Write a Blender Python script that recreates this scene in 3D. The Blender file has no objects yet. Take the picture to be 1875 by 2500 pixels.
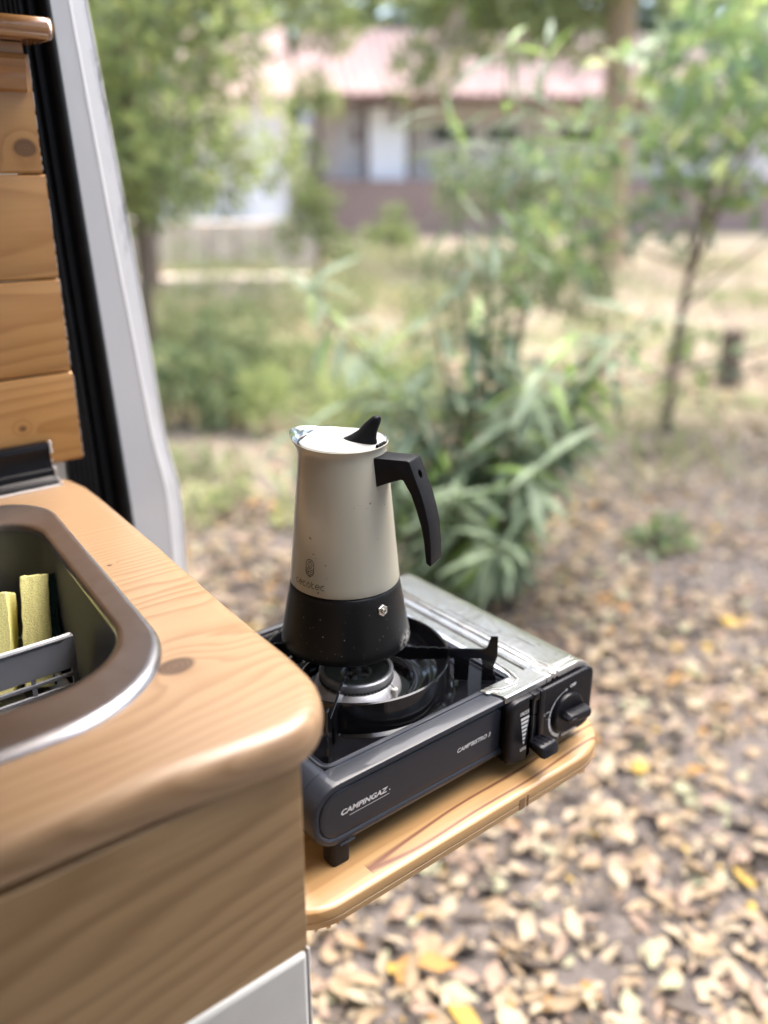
import bpy, bmesh, math, random
import numpy as np
from mathutils import Vector, Matrix
random.seed(7)
rng = np.random.default_rng(7)
S = bpy.context.scene
COL = S.collection
pi = math.pi

# ------------------------------------------------------------------ camera, sky, sun, exposure
EYE = Vector((0, 0, 1.55))
AZ = math.radians(50.8)                       # the van's outward axis X lies this far right of the view
PITCH = math.atan(835 / 2170)
FW = Vector((math.cos(AZ), math.sin(AZ), 0))  # level view direction on the ground
RT = Vector((math.sin(AZ), -math.cos(AZ), 0))
cam_d = bpy.data.cameras.new('camera')
cam = bpy.data.objects.new('camera', cam_d)
COL.objects.link(cam)
cam.location = EYE
cam.rotation_euler = (FW * math.cos(PITCH) + Vector((0, 0, -math.sin(PITCH)))).to_track_quat('-Z', 'Y').to_euler()
cam_d.sensor_fit = 'HORIZONTAL'
cam_d.sensor_width = 36
cam_d.lens = 36 * 2170 / 1875
cam_d.clip_start = 0.01
cam_d.clip_end = 400
cam_d.dof.use_dof = True
cam_d.dof.focus_distance = 0.845
cam_d.dof.aperture_fstop = 2.5
S.camera = cam

SUN_EL, SUN_AZ = math.radians(69), math.radians(8)      # SUN_AZ measured from +X towards +Y
w = bpy.data.worlds.new('World')
S.world = w
w.use_nodes = True
nt = w.node_tree
sky = nt.nodes.new('ShaderNodeTexSky')
sky.sky_type = 'NISHITA'
sky.sun_disc = False
sky.sun_elevation = SUN_EL
sky.sun_rotation = math.radians(90) - SUN_AZ
sky.air_density = 0.8
sky.dust_density = 3
sky.ozone_density = 1.0
bg = nt.nodes['Background']
bg.inputs['Strength'].default_value = 0.15
nt.links.new(sky.outputs[0], bg.inputs[0])
sd = bpy.data.lights.new('sun', 'SUN')
sd.energy = 1.4
sd.angle = math.radians(60)
sd.color = (1, .94, .85)
so = bpy.data.objects.new('sun', sd)
COL.objects.link(so)
so.location = (4, -2, 6)
to_sun = Vector((math.cos(SUN_EL) * math.cos(SUN_AZ), math.cos(SUN_EL) * math.sin(SUN_AZ), math.sin(SUN_EL)))
so.rotation_euler = to_sun.to_track_quat('Z', 'Y').to_euler()
S.view_settings.view_transform = 'Standard'
S.view_settings.look = 'None'
S.view_settings.gamma = 1
S.view_settings.use_curve_mapping = False
S.view_settings.exposure = 2.7
S.render.engine = 'CYCLES'
S.cycles.use_denoising = True
S.cycles.max_bounces = 8

# ------------------------------------------------------------------ helpers
OFF = {}


def thing(name, label, cat, loc, group=None):
    o = bpy.data.objects.new(name, None)
    COL.objects.link(o)
    o.empty_display_size = .05
    o.location = loc
    o['label'] = label
    o['category'] = cat
    if group:
        o['group'] = group
    OFF[o.name] = Vector(loc)
    return o


def tag(o, label, cat, group=None):
    o['label'] = label
    o['category'] = cat
    if group:
        o['group'] = group
    return o


def link(name, me, mat, parent=None, off=None):
    mats = mat if isinstance(mat, (list, tuple)) else [mat]
    for m in mats:
        me.materials.append(m)
    o = bpy.data.objects.new(name, me)
    COL.objects.link(o)
    if parent is not None:
        o.parent = parent
        OFF[o.name] = OFF[parent.name]
    elif off is not None:
        o.location = off
        OFF[o.name] = Vector(off)
    else:
        OFF[o.name] = Vector((0, 0, 0))
    return o


def obj(name, bm, mat, parent=None, off=None, smooth=True, bevel=0, seg=2, angle=35):
    """bm holds world coordinates; the mesh is stored relative to the thing's base"""
    base = OFF[parent.name] if parent is not None else (Vector(off) if off is not None else Vector((0, 0, 0)))
    bmesh.ops.recalc_face_normals(bm, faces=bm.faces)
    bm.transform(Matrix.Translation(-base))
    me = bpy.data.meshes.new(name)
    bm.to_mesh(me)
    bm.free()
    if smooth:
        me.shade_smooth()
        me.set_sharp_from_angle(angle=math.radians(angle))
    o = link(name, me, mat, parent, off)
    if bevel:
        b = o.modifiers.new('bevel', 'BEVEL')
        b.width = bevel
        b.segments = seg
        b.limit_method = 'ANGLE'
        b.angle_limit = math.radians(40)
        b.harden_normals = False
    return o


def NB():
    return bmesh.new()


def box(bm, x0, x1, y0, y1, z0, z1, M=None):
    vs = [bm.verts.new(Vector((x, y, z)) if M is None else M @ Vector((x, y, z)))
          for x in (x0, x1) for y in (y0, y1) for z in (z0, z1)]
    for f in ((0, 1, 3, 2), (4, 6, 7, 5), (0, 4, 5, 1), (2, 3, 7, 6), (0, 2, 6, 4), (1, 5, 7, 3)):
        bm.faces.new([vs[i] for i in f])
    return vs


def loft(bm, loops, closed=True, cap0=True, cap1=True):
    rings = [[bm.verts.new(p) for p in L] for L in loops]
    n = len(rings[0])
    for a, b in zip(rings[:-1], rings[1:]):
        for i in range(n if closed else n - 1):
            j = (i + 1) % n
            bm.faces.new((a[i], a[j], b[j], b[i]))
    if cap0:
        bm.faces.new(rings[0][::-1])
    if cap1:
        bm.faces.new(rings[-1])
    return rings


def lathe(bm, prof, c, n=64, cap0=False, cap1=False):
    loops = [[Vector((c[0] + r * math.cos(2 * pi * i / n), c[1] + r * math.sin(2 * pi * i / n), z)) for i in range(n)] for r, z in prof]
    return loft(bm, loops, True, cap0, cap1)


def tube(bm, pts, r, n=8, caps=True):
    pts = [Vector(p) for p in pts]
    rs = r if isinstance(r, (list, tuple)) else [r] * len(pts)
    loops = []
    up = Vector((0, 0, 1))
    prev = None
    for i, p in enumerate(pts):
        t = (pts[min(i + 1, len(pts) - 1)] - pts[max(i - 1, 0)]).normalized()
        if prev is None:
            a = t.cross(up if abs(t.z) < .95 else Vector((1, 0, 0))).normalized()
        else:
            a = (prev - t * prev.dot(t)).normalized()
        prev = a
        b = t.cross(a)
        loops.append([p + (a * math.cos(2 * pi * k / n) + b * math.sin(2 * pi * k / n)) * rs[i] for k in range(n)])
    loft(bm, loops, True, caps, caps)


def rrect(x0, x1, y0, y1, r, n=6):
    """rounded rectangle outline; r is one radius or four (bottom-left, bottom-right, top-right, top-left)"""
    rs = r if isinstance(r, (list, tuple)) else [r] * 4
    out = []
    for (cx, cy, a0, q) in ((x0, y0, pi, 0), (x1, y0, 1.5 * pi, 1), (x1, y1, 0, 2), (x0, y1, .5 * pi, 3)):
        rr = rs[q]
        px = cx + (rr if cx == x0 else -rr)
        py = cy + (rr if cy == y0 else -rr)
        for k in range(n + 1):
            a = a0 + .5 * pi * k / n
            out.append((px + rr * math.cos(a), py + rr * math.sin(a)))
    return out


def inset(poly, d):
    n = len(poly)
    out = []
    for i in range(n):
        p = Vector(poly[i])
        a = Vector(poly[i - 1])
        b = Vector(poly[(i + 1) % n])
        t = (b - a)
        if t.length < 1e-9:
            out.append(tuple(p))
            continue
        t.normalize()
        out.append((p.x - t.y * d, p.y + t.x * d))
    return out


def fast_mesh(name, V, F, matidx=None):
    me = bpy.data.meshes.new(name)
    k = F.shape[1]
    me.vertices.add(len(V))
    me.vertices.foreach_set('co', V.astype(np.float32).ravel())
    me.loops.add(F.size)
    me.loops.foreach_set('vertex_index', F.astype(np.int32).ravel())
    me.polygons.add(len(F))
    me.polygons.foreach_set('loop_start', np.arange(0, F.size, k, dtype=np.int32))
    me.polygons.foreach_set('loop_total', np.full(len(F), k, np.int32))
    if matidx is not None:
        me.polygons.foreach_set('material_index', matidx.astype(np.int32))
    me.polygons.foreach_set('use_smooth', np.ones(len(F), bool))
    me.update(calc_edges=True)
    return me


def leaf_tpl(L=1., W=.2, bend=.15, fold=.12, n=5, peak=.45, curl=0.):
    V, F = [], []
    for i in range(n):
        t = i / (n - 1)
        e = math.log(.5) / math.log(peak)
        wd = W / 2 * max(.04, math.sin(pi * min(max(t, 0.001), .999) ** e)) ** .85
        z = -bend * t * t * L + curl * math.sin(t * 7) * W
        V += [(t * L, -wd, z + fold * wd), (t * L, 0, z), (t * L, wd, z + fold * wd)]
        if i:
            a = 3 * i
            F += [(a - 3, a, a + 1, a - 2), (a - 2, a + 1, a + 2, a - 1)]
    return np.array(V, float), np.array(F, int)


def frames(dirs, ups):
    """rotation matrices whose x column is dirs and z column close to ups"""
    x = dirs / np.linalg.norm(dirs, axis=1, keepdims=True)
    y = np.cross(ups, x)
    y /= np.linalg.norm(y, axis=1, keepdims=True) + 1e-9
    z = np.cross(x, y)
    return np.stack([x, y, z], 2)


def merge(name, tpl, M, P, sc, mid):
    V, F = tpl
    n = len(P)
    W_ = np.einsum('nij,kj->nki', M * sc[:, None, None], V) + P[:, None, :]
    FF = F[None] + (np.arange(n) * len(V))[:, None, None]
    return fast_mesh(name, W_.reshape(-1, 3), FF.reshape(-1, F.shape[1]), np.repeat(mid, len(F)))


def unit(n):
    v = rng.normal(size=(n, 3))
    return v / np.linalg.norm(v, axis=1, keepdims=True)


# ------------------------------------------------------------------ materials
def mat(name):
    m = bpy.data.materials.new(name)
    m.use_nodes = True
    n = m.node_tree
    return m, n, n.nodes['Principled BSDF']


class G:
    """short node wiring"""
    def __init__(s, n):
        s.n = n

    def node(s, t, **k):
        d = s.n.nodes.new(t)
        for a, b in k.items():
            setattr(d, a, b)
        return d

    def put(s, inp, v):
        if hasattr(v, 'is_linked') or hasattr(v, 'links'):
            s.n.links.new(v, inp)
        else:
            inp.default_value = v

    def m(s, op, a, b=None, c=None, clamp=False):
        d = s.node('ShaderNodeMath', operation=op, use_clamp=clamp)
        for i, v in enumerate((a, b, c)):
            if v is not None:
                s.put(d.inputs[i], v)
        return d.outputs[0]

    def noise(s, vec, scale, detail=4, rough=.5, dist=0.):
        d = s.node('ShaderNodeTexNoise')
        s.put(d.inputs['Vector'], vec)
        d.inputs['Scale'].default_value = scale
        d.inputs['Detail'].default_value = detail
        d.inputs['Roughness'].default_value = rough
        d.inputs['Distortion'].default_value = dist
        return d.outputs[0]

    def ramp(s, f, stops, interp='LINEAR'):
        d = s.node('ShaderNodeValToRGB')
        d.color_ramp.interpolation = interp
        e = d.color_ramp.elements
        while len(e) < len(stops):
            e.new(.5)
        for i, (p, c) in enumerate(stops):
            e[i].position = p
            e[i].color = c if len(c) == 4 else (*c, 1)
        s.put(d.inputs[0], f)
        return d.outputs[0]

    def mix(s, f, a, b, blend='MIX'):
        d = s.node('ShaderNodeMix', data_type='RGBA', blend_type=blend)
        s.put(d.inputs['Factor'], f)
        s.put(d.inputs[6], a if not isinstance(a, tuple) else (*a, 1)[:4])
        s.put(d.inputs[7], b if not isinstance(b, tuple) else (*b, 1)[:4])
        return d.outputs[2]

    def comb(s, x, y, z):
        d = s.node('ShaderNodeCombineXYZ')
        for i, v in enumerate((x, y, z)):
            s.put(d.inputs[i], v)
        return d.outputs[0]

    def pos(s, off=(0, 0, 0)):
        c = s.node('ShaderNodeTexCoord')
        a = s.node('ShaderNodeVectorMath', operation='ADD')
        s.n.links.new(c.outputs['Object'], a.inputs[0])
        a.inputs[1].default_value = tuple(off)
        return a.outputs[0]

    def sep(s, v):
        d = s.node('ShaderNodeSeparateXYZ')
        s.put(d.inputs[0], v)
        return d.outputs

    def bump(s, h, strength, dist, bsdf):
        d = s.node('ShaderNodeBump')
        d.inputs['Strength'].default_value = strength
        d.inputs['Distance'].default_value = dist
        s.put(d.inputs['Height'], h)
        s.n.links.new(d.outputs[0], bsdf.inputs['Normal'])


def plain(name, col, rough=.5, metal=0., var=.12, scale=30, bump=0., coat=0., spec=.5, bscale=None):
    if max(col) < .03 and spec == .5:
        spec = .18
    m, n, b = mat(name)
    g = G(n)
    p = g.pos()
    f = g.noise(p, scale, 5, .6)
    lo = tuple(c * (1 - var) for c in col)
    hi = tuple(min(1, c * (1 + var)) for c in col)
    n.links.new(g.ramp(f, [(.3, lo), (.7, hi)]), b.inputs['Base Color'])
    r = g.m('MULTIPLY_ADD', f, .25 * rough, rough * .87)
    n.links.new(r, b.inputs['Roughness'])
    b.inputs['Metallic'].default_value = metal
    b.inputs['Coat Weight'].default_value = coat
    b.inputs['Specular IOR Level'].default_value = spec
    if bump:
        g.bump(g.noise(p, bscale or scale * 8, 3), bump, .001, b)
    return m


def wood(name, off, axes, light, dark, log=(.0, -.06), tilt=.05, spacing=.006, wob=.004, sharp=.75,
         knots=(), rough=.38, coat=.15, seed=0., fib=1., streak=None, depth=.8, gstretch=3.):
    """boards sawn from a virtual log: rings round an axis that runs almost along the grain.
    axes = indices (grain, across, normal); log = (across, normal) centre of the log"""
    m, n, b = mat(name)
    g = G(n)
    P = g.pos(off)
    c = g.sep(P)
    gr, ac, no = (c[axes[0]], c[axes[1]], c[axes[2]])
    v = g.comb(g.m('MULTIPLY', gr, gstretch), g.m('MULTIPLY', ac, 14), g.m('MULTIPLY_ADD', no, 14, seed))
    w1 = g.m('SUBTRACT', g.noise(v, 1., 3, .5), .5)
    v2 = g.comb(g.m('MULTIPLY', gr, 14), g.m('MULTIPLY', ac, 60), g.m('MULTIPLY_ADD', no, 60, seed))
    w2 = g.m('SUBTRACT', g.noise(v2, 1., 2, .5), .5)
    a_ = g.m('SUBTRACT', ac, log[0])
    n_ = g.m('SUBTRACT', no, log[1])
    r = g.m('SQRT', g.m('ADD', g.m('MULTIPLY', a_, a_), g.m('MULTIPLY', n_, n_)))
    r = g.m('ADD', r, g.m('MULTIPLY', gr, tilt))
    r = g.m('ADD', r, g.m('MULTIPLY', w1, wob * 8))
    r = g.m('ADD', r, g.m('MULTIPLY', w2, wob * .5))
    kmask = None
    for (kg, ka, kr) in knots:
        dg = g.m('DIVIDE', g.m('SUBTRACT', gr, kg), 1.25)
        da = g.m('SUBTRACT', ac, ka)
        d = g.m('SQRT', g.m('ADD', g.m('MULTIPLY', dg, dg), g.m('MULTIPLY', da, da)))
        d = g.m('ADD', d, g.m('MULTIPLY', w2, kr * .35))
        e = g.m('POWER', 2.718, g.m('MULTIPLY', g.m('MULTIPLY', d, d), -1 / (2.2 * kr) ** 2))
        r = g.m('ADD', r, g.m('MULTIPLY', e, spacing * 2.5))
        k = g.node('ShaderNodeMapRange')
        k.inputs[1].default_value = kr * 1.12
        k.inputs[2].default_value = kr * .8
        g.put(k.inputs[0], d)
        ring = g.m('FRACT', g.m('DIVIDE', d, kr * .28))
        kk = g.m('MULTIPLY', k.outputs[0], g.m('MULTIPLY_ADD', ring, .3, .7))
        kmask = kk if kmask is None else g.m('MAXIMUM', kmask, kk)
    f = g.m('FRACT', g.m('DIVIDE', r, spacing))
    ringc = g.ramp(f, [(0, (0, 0, 0)), (sharp * .6, (.25, .25, .25)), (sharp, (.85, .85, .85)), (min(.99, sharp + .1), (1, 1, 1)), (1, (0, 0, 0))])
    vf = g.comb(g.m('MULTIPLY', gr, 9), g.m('MULTIPLY', ac, 700), g.m('MULTIPLY_ADD', no, 700, seed))
    fb = g.noise(vf, 1., 3, .6)
    big = g.noise(v, .6, 2)
    amt = g.m('MULTIPLY', ringc, g.m('MULTIPLY_ADD', big, .9, depth - .45), clamp=True)
    colr = g.mix(amt, light, dark)
    colr = g.mix(g.m('MULTIPLY', g.m('SUBTRACT', fb, .35, clamp=True), .9 * fib), colr, tuple(x * .62 for x in dark))
    if streak is not None:
        # one strong reddish growth ring: a long parabola (g0, a0, k) with a dark tip
        g0, a0, k_, wid, sc_ = streak
        s_ = g.m('SUBTRACT', gr, g0)
        q = g.m('SUBTRACT', g.m('SUBTRACT', g.m('SUBTRACT', ac, a0), g.m('MULTIPLY', s_, .024)), g.m('MULTIPLY', w1, .004))
        q = g.m('ADD', q, g.m('MULTIPLY', g.m('SINE', g.m('MULTIPLY', s_, 38)), .0011))
        hw = g.m('MULTIPLY', g.m('SUBTRACT', 1., g.m('POWER', 2.718, g.m('MULTIPLY', g.m('MAXIMUM', s_, 0.), -32))), k_)
        dd = g.m('ABSOLUTE', g.m('SUBTRACT', g.m('ABSOLUTE', q), hw))
        wd_ = g.m('ADD', wid, g.m('MULTIPLY', g.m('POWER', 2.718, g.m('MULTIPLY', s_, -38)), wid * 2.2))
        mk = g.node('ShaderNodeMapRange')
        g.put(mk.inputs[0], g.m('DIVIDE', dd, wd_))
        mk.inputs[1].default_value = 1.5
        mk.inputs[2].default_value = .35
        on = g.m('GREATER_THAN', s_, -.004)
        colr = g.mix(g.m('MULTIPLY', g.m('MULTIPLY', mk.outputs[0], on), .92), colr, sc_)
    if kmask is not None:
        colr = g.mix(g.m('MULTIPLY', kmask, .9), colr, tuple(x * .2 for x in (dark[0], dark[1] * .85, dark[2] * 1.2)))
    n.links.new(colr, b.inputs['Base Color'])
    b.inputs['Roughness'].default_value = rough
    b.inputs['Coat Weight'].default_value = coat
    b.inputs['Coat Roughness'].default_value = .2
    g.bump(g.m('ADD', g.m('MULTIPLY', ringc, -.3), fb), .12, .0006, b)
    return m


def foliage(name, c1, c2, scale=3., rough=.45, trans=.35, spec=.4, hue=None):
    m, n, b = mat(name)
    g = G(n)
    p = g.pos()
    f = g.noise(p, scale, 4, .65)
    col = g.ramp(f, [(.3, c1), (.7, c2)])
    if hue is not None:
        f2 = g.noise(p, scale * 5, 2)
        col = g.mix(g.ramp(f2, [(.55, (0, 0, 0)), (.7, (1, 1, 1))]), col, hue)
    n.links.new(col, b.inputs['Base Color'])
    b.inputs['Roughness'].default_value = rough
    b.inputs['Specular IOR Level'].default_value = spec
    t = g.node('ShaderNodeBsdfTranslucent')
    n.links.new(col, t.inputs[0])
    mx = g.node('ShaderNodeMixShader')
    mx.inputs[0].default_value = trans
    n.links.new(b.outputs[0], mx.inputs[1])
    n.links.new(t.outputs[0], mx.inputs[2])
    n.links.new(mx.outputs[0], n.nodes['Material Output'].inputs[0])
    return m


PINE_L, PINE_D = (.62, .36, .17), (.42, .19, .065)
M = {}
M['white_paint'] = plain('white_van_paint', (.60, .60, .605), .28, 0, .03, 12, 0, .5)
M['rubber'] = plain('black_rubber', (.005, .006, .008), .5, 0, .3, 60, .1)
M['black_plastic'] = plain('black_plastic', (.006, .006, .008), .3, 0, .2, 200, .06, bscale=1800)
M['handle_plastic'] = plain('handle_plastic', (.006, .0065, .009), .5, 0, .2, 400, .25, bscale=2600)
M['enamel'] = plain('black_enamel', (.004, .004, .005), .12, 0, .3, 90, .03, .15, .4)
M['grey_paint'] = plain('grey_stove_paint', (.017, .0195, .027), .38, .0, .06, 300, .04, .25)
M['foot'] = plain('foot_plastic', (.02, .016, .014), .6)
M['white_print'] = plain('white_print', (.6, .6, .6), .5, 0, .02)
M['black_print'] = plain('black_print', (.008, .007, .006), .4, 0, .05)
M['alu'] = plain('cast_aluminium', (.34, .34, .35), .42, .6, .15, 120, .15, bscale=900)
M['alu_dark'] = plain('burner_top', (.10, .10, .10), .55, .5, .3, 120, .2, bscale=900)
M['nickel'] = plain('nickel', (.62, .58, .5), .25, 1, .1, 200)
M['chrome'] = plain('spout_steel', (.85, .86, .87), .12, 1, .05, 100)
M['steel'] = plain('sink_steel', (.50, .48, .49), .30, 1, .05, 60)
M['caddy'] = plain('grey_caddy_plastic', (.33, .34, .37), .45, 0, .05)
M['sponge'] = plain('yellow_sponge', (.93, .83, .34), .9, 0, .18, 700, 1., bscale=650)
M['scourer'] = plain('green_scourer', (.012, .055, .05), .95, 0, .4, 900, 1., bscale=1500)
M['white_panel'] = plain('white_panel', (.52, .52, .50), .45, 0, .03)
M['caulk'] = plain('white_caulk', (.55, .52, .50), .6, 0, .1, 200, .4, bscale=500)
M['dark_gap'] = plain('dark_gap', (.006, .005, .004), .8)
M['headliner'] = plain('headliner', (.46, .44, .41), .9, 0, .06)
M['van_floor'] = plain('van_floor_lino', (.34, .27, .20), .6, 0, .1)
M['brass'] = plain('ceramic_white', (.7, .68, .62), .4)

# stained zinc of the gas cover
m, n, b = mat('stained_zinc')
g = G(n)
p = g.pos()
f1 = g.noise(p, 22, 6, .7, .6)
f2 = g.noise(p, 160, 5, .7)
f3 = g.noise(p, 9, 3, .5, .4)
col = g.mix(g.ramp(f1, [(.45, (0, 0, 0)), (.72, (1, 1, 1))]), (.62, .63, .63), (.24, .25, .245))
col = g.mix(g.m('MULTIPLY', g.ramp(f3, [(.5, (0, 0, 0)), (.68, (1, 1, 1))]), .35), col, (.33, .36, .22))
col = g.mix(g.ramp(f2, [(.58, (0, 0, 0)), (.70, (.7, .7, .7))]), col, (.05, .055, .05))
n.links.new(col, b.inputs['Base Color'])
b.inputs['Metallic'].default_value = .92
n.links.new(g.m('MULTIPLY_ADD', f1, .3, .08), b.inputs['Roughness'])
g.bump(g.m('ADD', f1, g.m('MULTIPLY', f2, .35)), .30, .0012, b)
M['zinc'] = m
M['zinc_edge'] = plain('zinc_edge', (.62, .61, .60), .3, .9, .12, 200)

# cream enamel of the pot, with small chips
m, n, b = mat('cream_pot_paint')
g = G(n)
p = g.pos()
f = g.noise(p, 150, 2, .5, .5)
f4 = g.noise(p, 34, 1, .5)
chip = g.m('MULTIPLY', g.ramp(f, [(.715, (0, 0, 0)), (.73, (1, 1, 1))]), g.ramp(f4, [(.52, (0, 0, 0)), (.56, (1, 1, 1))]))
n.links.new(g.mix(chip, (.385, .368, .30), (.08, .055, .045)), b.inputs['Base Color'])
b.inputs['Roughness'].default_value = .3
b.inputs['Coat Weight'].default_value = .25
b.inputs['Coat Roughness'].default_value = .12
M['cream'] = m
# black boiler paint worn to bright metal along its lower right edge
m, n, b = mat('black_pot_paint')
g = G(n)
p = g.pos()
c = g.sep(p)
zm = g.ramp(c[2], [(.0, (1, 1, 1)), (.010, (1, 1, 1)), (.017, (0, 0, 0))])
am = g.ramp(c[0], [(.020, (0, 0, 0)), (.036, (1, 1, 1))])
fr = g.m('LESS_THAN', c[1], .0)
f = g.noise(p, 260, 4, .7)
worn = g.m('MULTIPLY', g.m('MULTIPLY', g.m('MULTIPLY', zm, am), fr), g.ramp(f, [(.47, (0, 0, 0)), (.51, (1, 1, 1))]))
sp = g.ramp(g.noise(p, 420, 2), [(.74, (0, 0, 0)), (.76, (.5, .5, .5))])
n.links.new(g.mix(g.m('MAXIMUM', worn, sp), (.005, .005, .006), (.6, .58, .55)), b.inputs['Base Color'])
n.links.new(g.m('MULTIPLY', worn, .6), b.inputs['Metallic'])
b.inputs['Roughness'].default_value = .36
b.inputs['Specular IOR Level'].default_value = .25
M['boiler'] = m

# white door-jamb paint with a scuffed grimy outer edge
m, n, b = mat('scuffed_jamb_paint')
g = G(n)
p = g.pos()
vs = g.node('ShaderNodeVectorMath', operation='MULTIPLY')
n.links.new(p, vs.inputs[0])
vs.inputs[1].default_value = (60, 60, 9)
f = g.noise(vs.outputs[0], 1., 5, .75)
at = g.node('ShaderNodeAttribute', attribute_name='edge')
k = g.m('MULTIPLY', at.outputs['Fac'], g.ramp(f, [(.54, (0, 0, 0)), (.6, (1, 1, 1))]))
sp = g.ramp(g.noise(p, 260, 2), [(.75, (0, 0, 0)), (.77, (.6, .6, .6))])
n.links.new(g.mix(g.m('MAXIMUM', k, g.m('MULTIPLY', sp, .5)), (.60, .60, .605), (.10, .11, .11)), b.inputs['Base Color'])
b.inputs['Roughness'].default_value = .3
b.inputs['Coat Weight'].default_value = .4
M['jamb'] = m

# soil under the leaves
m, n, b = mat('leaf_mould_soil')
g = G(n)
p = g.pos()
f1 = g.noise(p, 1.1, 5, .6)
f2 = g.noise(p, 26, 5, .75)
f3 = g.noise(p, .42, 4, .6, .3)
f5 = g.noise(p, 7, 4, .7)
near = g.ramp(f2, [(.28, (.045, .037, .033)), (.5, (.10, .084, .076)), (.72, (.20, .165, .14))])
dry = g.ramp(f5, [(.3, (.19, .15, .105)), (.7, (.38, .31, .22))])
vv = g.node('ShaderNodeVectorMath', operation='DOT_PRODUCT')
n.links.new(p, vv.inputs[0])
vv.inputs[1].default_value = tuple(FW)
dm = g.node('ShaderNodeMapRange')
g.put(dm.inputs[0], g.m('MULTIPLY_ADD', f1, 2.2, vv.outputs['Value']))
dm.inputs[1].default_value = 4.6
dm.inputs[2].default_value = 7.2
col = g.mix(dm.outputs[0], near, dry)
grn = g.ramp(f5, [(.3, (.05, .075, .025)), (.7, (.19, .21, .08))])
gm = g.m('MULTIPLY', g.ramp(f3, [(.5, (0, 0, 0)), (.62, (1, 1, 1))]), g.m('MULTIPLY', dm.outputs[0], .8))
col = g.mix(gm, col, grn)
n.links.new(col, b.inputs['Base Color'])
b.inputs['Roughness'].default_value = .95
g.bump(f2, .6, .03, b)
M['soil'] = m

LEAFC = [('cream', (.38, .31, .215)), ('tan', (.31, .23, .145)), ('pinkish', (.30, .215, .16)), ('grey brown', (.10, .08, .066)),
         ('yellow', (.40, .27, .06)), ('orange', (.35, .19, .06)), ('pale greenish', (.32, .31, .20))]
DEAD = [foliage('dead_leaf_' + a.replace(' ', '_'), tuple(x * .8 for x in c_), c_, 18., .7, .12, .25) for a, c_ in LEAFC]

# ------------------------------------------------------------------ the ground
bm = NB()
N = 90
for i in range(N + 1):
    for j in range(N + 1):
        x = -90 + 180 * i / N
        y = -90 + 180 * j / N
        dd = (x * FW.x + y * FW.y)
        z = 0.
        if dd > 34:
            z = (dd - 34) * .2
        bm.verts.new((x, y, z + (.02 * math.sin(x * 1.3) * math.cos(y * 1.7) if dd > 3 else 0)))
bm.verts.ensure_lookup_table()
for i in range(N):
    for j in range(N):
        a = i * (N + 1) + j
        bm.faces.new((bm.verts[a], bm.verts[a + N + 1], bm.verts[a + N + 2], bm.verts[a + 1]))
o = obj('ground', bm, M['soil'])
o['kind'] = 'structure'


def gp(f, r, z=0.):
    return Vector((f * FW.x + r * RT.x, f * FW.y + r * RT.y, z))


# fallen leaves: oval, curled
def ragged(tp, amt, seed):
    V, F = tp
    q = np.random.default_rng(seed)
    V = V.copy()
    V[1:-1] += q.normal(0, amt, V[1:-1].shape) * np.array([.6, 1., 1.])
    return V, F


LT = [ragged(leaf_tpl(1, .48, .12, .35, 6, .48, .05), .025, 1), ragged(leaf_tpl(1, .55, -.18, .4, 6, .42, .06), .035, 2), ragged(leaf_tpl(1, .40, .25, .2, 6, .52, -.06), .03, 3),
      ragged(leaf_tpl(1, .62, .12, -.25, 6, .4, .08), .05, 4), ragged(leaf_tpl(1, .34, -.3, .6, 6, .5, .1), .035, 5)]
NT = len(LT)
pr = np.array([.30, .29, .16, .18, .022, .02, .05])
pr /= pr.sum()


def scatter(f0, f1, dens, size, latk=1.05):
    n_ = int(dens * latk * (f1 * f1 - f0 * f0))
    f = np.sqrt(rng.uniform(f0 * f0, f1 * f1, n_))
    r = rng.uniform(-1, 1, n_) * latk * f
    P = np.stack([f * FW.x + r * RT.x, f * FW.y + r * RT.y, rng.uniform(.004, .03, n_)], 1)
    sc = (.3 + .95 * rng.random(n_) ** .8) * size
    return f, r, P, sc


def leaf_frames(n_, flat=.3):
    a = rng.uniform(0, 2 * pi, n_)
    d = np.stack([np.cos(a), np.sin(a), rng.normal(0, flat * .5, n_)], 1)
    u = np.stack([rng.normal(0, flat, n_), rng.normal(0, flat, n_), np.ones(n_)], 1)
    return frames(d, u)


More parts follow.
